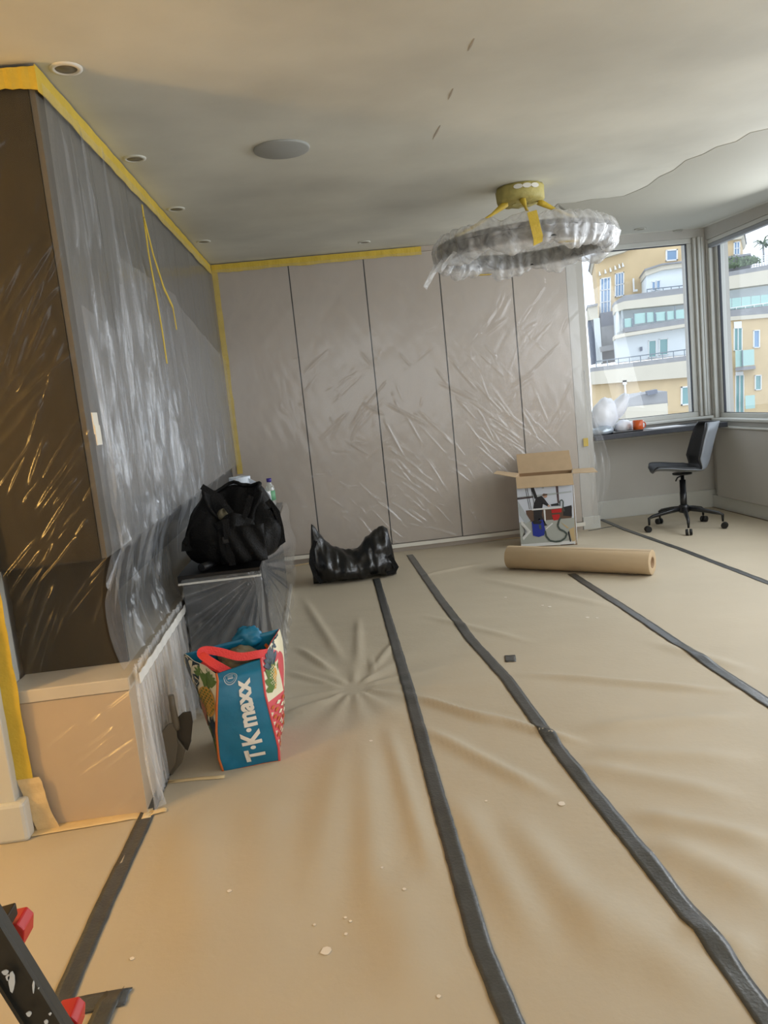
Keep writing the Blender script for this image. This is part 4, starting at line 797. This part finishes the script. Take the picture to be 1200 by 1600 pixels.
# ------------------------------------------------------------------ step ladder at the left
ld = thing('step_ladder', (-.8, 1.3, 0), 'paint-splashed black step ladder cropped at the bottom left corner', 'ladder')
s0, s1 = onY(95, 1592, 1.22), onY(-8, 1425, 1.22); dv = (s1-s0).normalized(); foot = s0-dv*(s0.z/dv.z)*.985; top = s0+dv*1.3
nn = Vector((dv.z, 0, -dv.x)).normalized()           # in the stile's plane, pointing right and down
wS = .062
def stile(off, name='stile'):
    a, b = foot+off, top+off; mb = MB(); mb.prism([a, a-nn*wS, b-nn*wS, b], (0, .024, 0)); return mb.build(name, M['ladder'], ld, bev=.003)
st1 = stile(Vector((0, 0, 0))); stile(Vector((-.36, -.10, 0)))
a, b = foot-nn*(wS-.012), top-nn*(wS-.012); mb = MB(); mb.prism([a, a-nn*.006, b-nn*.006, b], (0, -.008, 0)); mb.build('rim', M['ladder'], ld)
a, b = foot, top; mb = MB(); mb.prism([a, a-nn*.006, b-nn*.006, b], (0, -.008, 0)); mb.build('rim', M['ladder'], ld)
for k in range(4):
    c = foot+dv*(.22+.27*k)-nn*.03; mb = MB(); mb.prism([c+Vector((-.36, -.10, -.012)), c+Vector((-.36, .0, -.012)), c+Vector((0, .10, -.012)), c+Vector((0, .0, -.012))], (0, 0, .024)); mb.build('tread', M['tread'], ld, bev=.003)
for (x, y) in ((28, 1462), (112, 1606)):
    c = onY(x, y, 1.30); mb = MB(); mb.prism([c+Vector((-.03, 0, -.022)), c+Vector((.006, 0, -.022)), c+Vector((.012, 0, .008)), c+Vector((.002, 0, .022)), c+Vector((-.03, 0, .02))], (0, .05, 0)); mb.build('tread_cap', M['redp'], ld, bev=.003)
b1 = s0+Vector((-.42, .1, 0)); mb = MB(); mb.prism([b1-dv*.35, b1-dv*.35-nn*.05, b1+dv*.9-nn*.05, b1+dv*.9], (0, .02, 0)); mb.build('rear_frame', M['ladder'], ld)
for (x, y, w_, h_, t) in ((18, 1535, 5, 17, .3), (52, 1543, 1.5, 10, .2), (8, 1520, 5, 4, 0), (45, 1585, 4, 4, 0), (78, 1585, 2, 2, 0), (60, 1545, 1, 1, 0), (72, 1598, 3, 4, .2), (12, 1528, 3, 5, 0)):
    mb = MB(); mb.prism([onY(x+w_*math.cos(k/9*6.283)*(1+.3*math.sin(k*4)), y+h_*math.sin(k/9*6.283)+t*w_*math.cos(k/9*6.283), 1.209) for k in range(9)], (0, .002, 0)); mb.build('paint_splash', M['splash'], ld)

# ------------------------------------------------------------------ outside
struct(bx('ground', M['asphalt'], -150, 20, -16, 250, 200, -15))
SK = {'brick_block': .60}
def c3(x, y): return 890+x/3.871, 320+y/3.871
def fq(root, name, m, pts, Y, depth): mb = MB(); mb.prism([onY(*c3(x, y), Y) for x, y in pts], (depth*SK.get(root.name, .33), depth, 0)); return mb.build(name, M[m], root)
def rect(x0, y0, x1, y1, s=-.11): return [(x0, y0), (x1, y0+s*(x1-x0)), (x1, y1+s*(x1-x0)), (x0, y1)]
def win(root, x0, y0, x1, y1, Y, pane='tpane', s=-.11, e=6, cols=1, rows=1, name='window'):
    f = MB(); P = lambda x, y: onY(*c3(x, y), Y-.12)
    for q in (rect(x0, y0, x1, y0+e, s), rect(x0, y1-e, x1, y1, s), rect(x0, y0, x0+e, y1, s), [(x1-e, y0+s*(x1-x0)), (x1, y0+s*(x1-x0)), (x1, y1+s*(x1-x0)), (x1-e, y1+s*(x1-x0))]): f.prism([P(*p) for p in q], (0, .3, 0))
    for c in range(1, cols): xx = x0+(x1-x0)*c/cols; f.prism([P(*p) for p in rect(xx-2, y0+s*(xx-x0), xx+2, y1+s*(xx-x0), s)], (0, .25, 0))
    for c in range(1, rows): yy = y0+(y1-y0)*c/rows; f.prism([P(*p) for p in rect(x0, yy-2, x1, yy+2, s)], (0, .25, 0))
    o = f.build(name, M['upvc'], root); g = MB(); g.prism([onY(*c3(x, y), Y-.04) for x, y in rect(x0+e*.5, y0+e*.5, x1-e*.5, y1-e*.5, s)], (0, .1, 0)); g.build('pane', M[pane], o)
tw = thing('apartment_tower', onY(*c3(300, 600), 66), 'ochre brick apartment tower with slanting cornice, beyond left window', 'building')
fq(tw, 'wall', 'brick', [(150, 325), (330, 262), (400, 225), (720, 190), (730, 620), (190, 700)], 66, 8)
fq(tw, 'cornice', 'estone', [(132, 310), (335, 245), (420, 205), (420, 238), (330, 285), (150, 338)], 65.3, 9)
fq(tw, 'roof_edge', 'slate', [(128, 304), (335, 236), (420, 196), (420, 206), (335, 247), (132, 314)], 65.0, 9)
win(tw, 186, 445, 250, 665, 66, 'epane', -.15, 6, 3, 3); win(tw, 275, 415, 330, 560, 66, 'epane', -.2, 6, 3, 2); win(tw, 583, 272, 655, 342, 66, 'epane', -.08, 8)
for x, y in ((178, 425), (212, 412), (243, 402), (272, 390), (297, 380), (318, 372)): fq(tw, 'wall_lamp', 'upvc', [(x, y-22), (x+4, y-22), (x+13, y), (x, y+4)], 65.7, .3)
fq(tw, 'downpipe', 'upvc', [(381, 445), (391, 444), (394, 525), (385, 527)], 65.6, .3); fq(tw, 'downpipe', 'upvc', [(394, 512), (412, 510), (412, 522), (394, 525)], 65.6, .3)
fq(tw, 'recess_wall', 'egrey', [(185, 655), (275, 640), (290, 945), (200, 960)], 64.5, 3); fq(tw, 'recess_panel', 'slate', [(190, 740), (272, 725), (280, 850), (195, 862)], 64.2, .5)
fq(tw, 'side_wing', 'estone', [(108, 615), (168, 603), (175, 688), (112, 700)], 64, 3); fq(tw, 'side_wing_cap', 'slate', [(105, 608), (170, 596), (170, 608), (106, 622)], 63.8, 3.5)
fq(tw, 'side_wing', 'egrey', [(112, 700), (150, 692), (175, 955), (135, 965)], 64.2, 3); fq(tw, 'column', 'stucco', [(145, 690), (182, 684), (200, 955), (165, 962)], 63.6, 1)
fq(tw, 'balcony_front', 'slate', [(182, 860), (280, 842), (282, 872), (190, 890)], 63.2, 1)
tb = thing('terraced_block', onY(*c3(500, 1000), 58), 'white and cream terraced apartment block with stepped balconies, left window', 'building')
fq(tb, 'penthouse_wall', 'stucco', [(462, 410), (560, 380), (760, 355), (760, 520), (465, 545)], 62, 4); fq(tb, 'penthouse_cornice', 'estone', [(456, 395), (560, 362), (760, 338), (760, 368), (560, 394), (460, 430)], 61.6, 5); fq(tb, 'roof_edge', 'slate', [(454, 388), (560, 354), (760, 330), (760, 340), (560, 364), (456, 398)], 61.4, 5)
win(tb, 498, 465, 520, 520, 62, 'epane', -.1, 3); win(tb, 526, 458, 550, 516, 62, 'epane', -.1, 3)
def railing(root, x0, y0, x1, y1, h_, n_, Y, m='rail'):
    mb = MB(); a, b = onY(*c3(x0, y0), Y), onY(*c3(x1, y1), Y); mb.tube([a, b], .045, 6)
    for k in range(n_+1): t = k/n_; p = a.lerp(b, t); mb.tube([p, p-Vector((0, 0, h_))], .035, 6)
    mb.build('railing', M[m], root)
railing(tb, 468, 512, 760, 480, .8, 6, 60.4)
fq(tb, 'terrace_slab', 'slate', [(268, 590), (330, 548), (760, 492), (760, 535), (330, 585), (272, 608)], 60, 3); fq(tb, 'parapet', 'estone', [(272, 605), (330, 583), (760, 528), (760, 590), (330, 632), (275, 650)], 59.8, 3)
fq(tb, 'wall', 'stucco', [(278, 640), (760, 580), (760, 720), (285, 790)], 61, 3); fq(tb, 'column', 'stucco', [(280, 640), (296, 637), (303, 770), (285, 775)], 59.9, .5); fq(tb, 'column', 'stucco', [(310, 640), (322, 637), (328, 760), (316, 762)], 60.3, .5)
for q in ([(328, 690), (374, 684), (376, 738), (332, 742)], [(388, 660), (458, 652), (460, 712), (391, 722)], [(466, 652), (508, 648), (511, 706), (469, 711)], [(520, 652), (578, 645), (580, 698), (523, 704)], [(590, 645), (632, 640), (634, 690), (592, 696)], [(642, 638), (760, 622), (760, 680), (644, 690)]): fq(tb, 'glass_panel', 'bglass', q, 59.3, .06)
for x, y, h_ in ((325, 688, 55), (376, 684, 55), (386, 657, 66), (461, 652, 60), (511, 636, 76), (518, 660, 46), (580, 650, 48), (634, 614, 76)): fq(tb, 'post', 'rail', [(x, y), (x+6, y), (x+8, y+h_), (x+2, y+h_)], 59.2, .12)
fq(tb, 'terrace_slab', 'slate', [(330, 745), (760, 682), (760, 712), (335, 772)], 59, 3); fq(tb, 'parapet', 'estone', [(272, 790), (330, 776), (760, 710), (760, 730), (335, 797), (275, 812)], 58.9, 3)
fq(tb, 'wall', 'stucco', [(278, 808), (760, 728), (760, 900), (290, 955)], 60, 3); win(tb, 478, 822, 526, 925, 60, 'tpane', -.1, 4); win(tb, 543, 812, 597, 912, 60, 'tpane', -.1, 4)
fq(tb, 'wall_lamp', 'egrey', [(427, 860), (440, 858), (441, 882), (428, 884)], 59.8, .2); fq(tb, 'camera_bracket', 'upvc', [(618, 735), (630, 733), (631, 758), (620, 760)], 59.8, .2)
railing(tb, 160, 948, 760, 868, .8, 9, 57.4)
fq(tb, 'parapet_cap', 'slate', [(130, 985), (760, 905), (760, 940), (132, 1012)], 57.2, 3.2); fq(tb, 'parapet', 'estone', [(132, 1010), (760, 936), (760, 1040), (136, 1088)], 57, 3)
fq(tb, 'lower_wall', 'brick', [(138, 1086), (760, 1034), (770, 1500), (160, 1560)], 57.5, 3); win(tb, 675, 1100, 735, 1215, 57.5, 'tpane', -.1, 8)
fq(tb, 'downpipe', 'upvc', [(328, 1062), (338, 1061), (346, 1168), (336, 1169)], 57.1, .3); fq(tb, 'hopper', 'upvc', [(320, 1062), (345, 1059), (346, 1085), (322, 1088)], 57.0, .4); fq(tb, 'downpipe', 'upvc', [(370, 1185), (438, 1178), (438, 1186), (370, 1194)], 57.1, .3); fq(tb, 'downpipe', 'upvc', [(426, 1130), (434, 1129), (438, 1184), (430, 1185)], 57.1, .3)
fq(tb, 'link_wall', 'stucco', [(750, 380), (905, 363), (905, 1010), (750, 1030)], 62.5, 3); fq(tb, 'link_wall', 'brick', [(750, 1036), (935, 1016), (940, 1530), (750, 1520)], 60.5, 3)
fq(tb, 'parapet', 'estone', [(758, 528), (895, 512), (895, 574), (758, 590)], 60.6, 2); fq(tb, 'terrace_slab', 'slate', [(758, 682), (900, 664), (900, 694), (758, 712)], 60.6, 2); fq(tb, 'parapet', 'estone', [(758, 936), (905, 918), (905, 1020), (758, 1040)], 60.2, 2)
rf = thing('flat_roof_outbuilding', onY(*c3(450, 1200), 40), 'grey flat-roofed outbuilding low in the left window', 'building')
fq(rf, 'roof', 'slate', [(330, 1180), (420, 1150), (590, 1128), (595, 1215), (340, 1240)], 40, 5); fq(rf, 'wall', 'estone', [(335, 1225), (592, 1200), (600, 1350), (345, 1380)], 39.8, 5); fq(rf, 'skylight', 'egrey', [(468, 1128), (530, 1116), (534, 1140), (474, 1152)], 39.6, 1)
rb = thing('brick_block', onY(*c3(1050, 900), 56), 'ochre brick apartment block with glass balconies, beyond right window', 'building')
E1 = 1330
fq(rb, 'penthouse_wall', 'brick', [(880, 215), (1035, 196), (1040, 330), (885, 350)], 62, 5); fq(rb, 'penthouse_cornice', 'estone', [(880, 180), (1055, 168), (1048, 192), (1038, 206), (880, 222)], 61.6, 6); fq(rb, 'roof_edge', 'slate', [(878, 172), (1060, 160), (1058, 170), (880, 182)], 61.4, 6); win(rb, 994, 224, 1032, 305, 62, 'epane', -.1, 5, 2, 2)
fq(rb, 'parapet_cap', 'slate', [(885, 322), (1096, 292), (1096, 304), (888, 336)], 60.8, 3); fq(rb, 'stone_wall', 'slate', [(888, 334), (1092, 304), (1094, 405), (890, 440)], 61, 3)
fq(rb, 'terrace_slab', 'slate', [(890, 418), (E1, 340), (E1, 372), (892, 446)], 60, 3); fq(rb, 'parapet', 'estone', [(892, 444), (E1, 370), (E1, 462), (898, 518)], 59.8, 3); fq(rb, 'wall', 'stucco', [(896, 516), (E1, 460), (E1, 600), (900, 640)], 61, 3)
for k in range(7):
    x = 925+k*58; fq(rb, 'glass_panel', 'bglass', rect(x, 572-(x-925)*.11, x+54, 640-(x-925)*.11), 59.3, .06)
railing(rb, 900, 636, E1, 576, .2, 8, 59.2, 'upvc')
fq(rb, 'terrace_slab', 'slate', [(898, 645), (E1, 598), (E1, 650), (902, 684)], 59, 3); fq(rb, 'parapet', 'estone', [(900, 682), (E1, 648), (E1, 672), (902, 706)], 58.8, 3)
fq(rb, 'lower_wall', 'brick', [(902, 704), (E1, 670), (E1+20, 1500), (930, 1530)], 59, 4)
fq(rb, 'white_lintel', 'upvc', [(993, 708), (1040, 704), (1042, 742), (995, 746)], 58.9, .3); win(rb, 995, 745, 1046, 885, 59, 'tpane', -.06, 4, 2); win(rb, 1113, 758, 1152, 866, 59, 'epane', -.05, 5)
fq(rb, 'balcony_slab', 'slate', [(1002, 985), (1122, 972), (1124, 992), (1004, 1006)], 57.8, 1.3); fq(rb, 'glass_panel', 'bglass', [(1002, 884), (1042, 880), (1044, 978), (1004, 982)], 57.9, .06); fq(rb, 'glass_panel', 'bglass', [(1048, 880), (1116, 873), (1118, 968), (1050, 976)], 57.8, .06); fq(rb, 'post', 'rail', [(1042, 878), (1048, 878), (1050, 982), (1044, 982)], 57.75, .1)
fq(rb, 'white_lintel', 'upvc', [(1003, 1010), (1050, 1006), (1051, 1028), (1004, 1032)], 58.9, .3); win(rb, 1004, 1030, 1056, 1300, 59, 'tpane', -.06, 4, 2); win(rb, 1122, 1030, 1162, 1122, 59, 'tpane', -.05, 5); win(rb, 930, 925, 946, 1000, 59, 'tpane', -.05, 5)
fq(rb, 'glass_panel', 'bglass', [(1062, 1155), (1120, 1150), (1122, 1230), (1064, 1236)], 57.8, .06)
def trellis():
    mb = MB()
    for k in range(12): x = 1098+k*16; a, b = onY(*c3(x, 312-k*1.2), 60.4), onY(*c3(x+2, 378-k*1.8), 60.4); mb.tube([a, b], .03, 5)
    for k in range(5): a, b = onY(*c3(1096, 318+k*13), 60.35), onY(*c3(1290, 296+k*13), 60.35); mb.tube([a, b], .03, 5)
    mb.build('trellis', M['upvc'], rb)
trellis()
for (x, y, top_, lab) in ((1176, 345, 235, 'small feathery palm on the roof terrace, seen through right window'), (1212, 345, 250, 'second small palm on the roof terrace at frame edge')):
    b_ = onY(*c3(x, y), 60.8); t_ = onY(*c3(x-6, top_), 60.8); pt = thing('potted_palm', b_, lab, 'palm'); MB().tube([b_, t_], .07, 6).build('trunk', M['slate'], pt); mb = MB()
    for k in range(14):
        a = k*2.4; d = Vector((math.cos(a), .3*math.sin(a), .5-.05*k)).normalized(); mb.ribbon([t_, t_+d*.45+Vector((0, 0, .1)), t_+d*.85-Vector((0, 0, .15))], .14, .02)
    mb.build('fronds', M['leaf'], pt)
for i, (x, y, s) in enumerate(((945, 395, .8), (1000, 385, .9), (1040, 378, .7), (1110, 362, .6), (1075, 370, .7))):
    c = onY(*c3(x, y), 60.2); rd = random.Random(i); mb = MB()
    for k in range(60):
        d = Vector((rd.gauss(0, 1), rd.gauss(0, .5), abs(rd.gauss(0, .8)))).normalized()*s*rd.uniform(.2, 1); q = c+d; mb.add([q, q+Vector((.2, 0, .1)), q+Vector((.1, .1, .25))], [(0, 1, 2)])
    tag(mb.build('terrace_shrub', M['leaf']), ['leftmost', 'second from left', 'third from left', 'rightmost', 'fourth from left'][i]+' grey green shrub along the far stone terrace wall', 'shrub', 'shrubs on the far terrace')
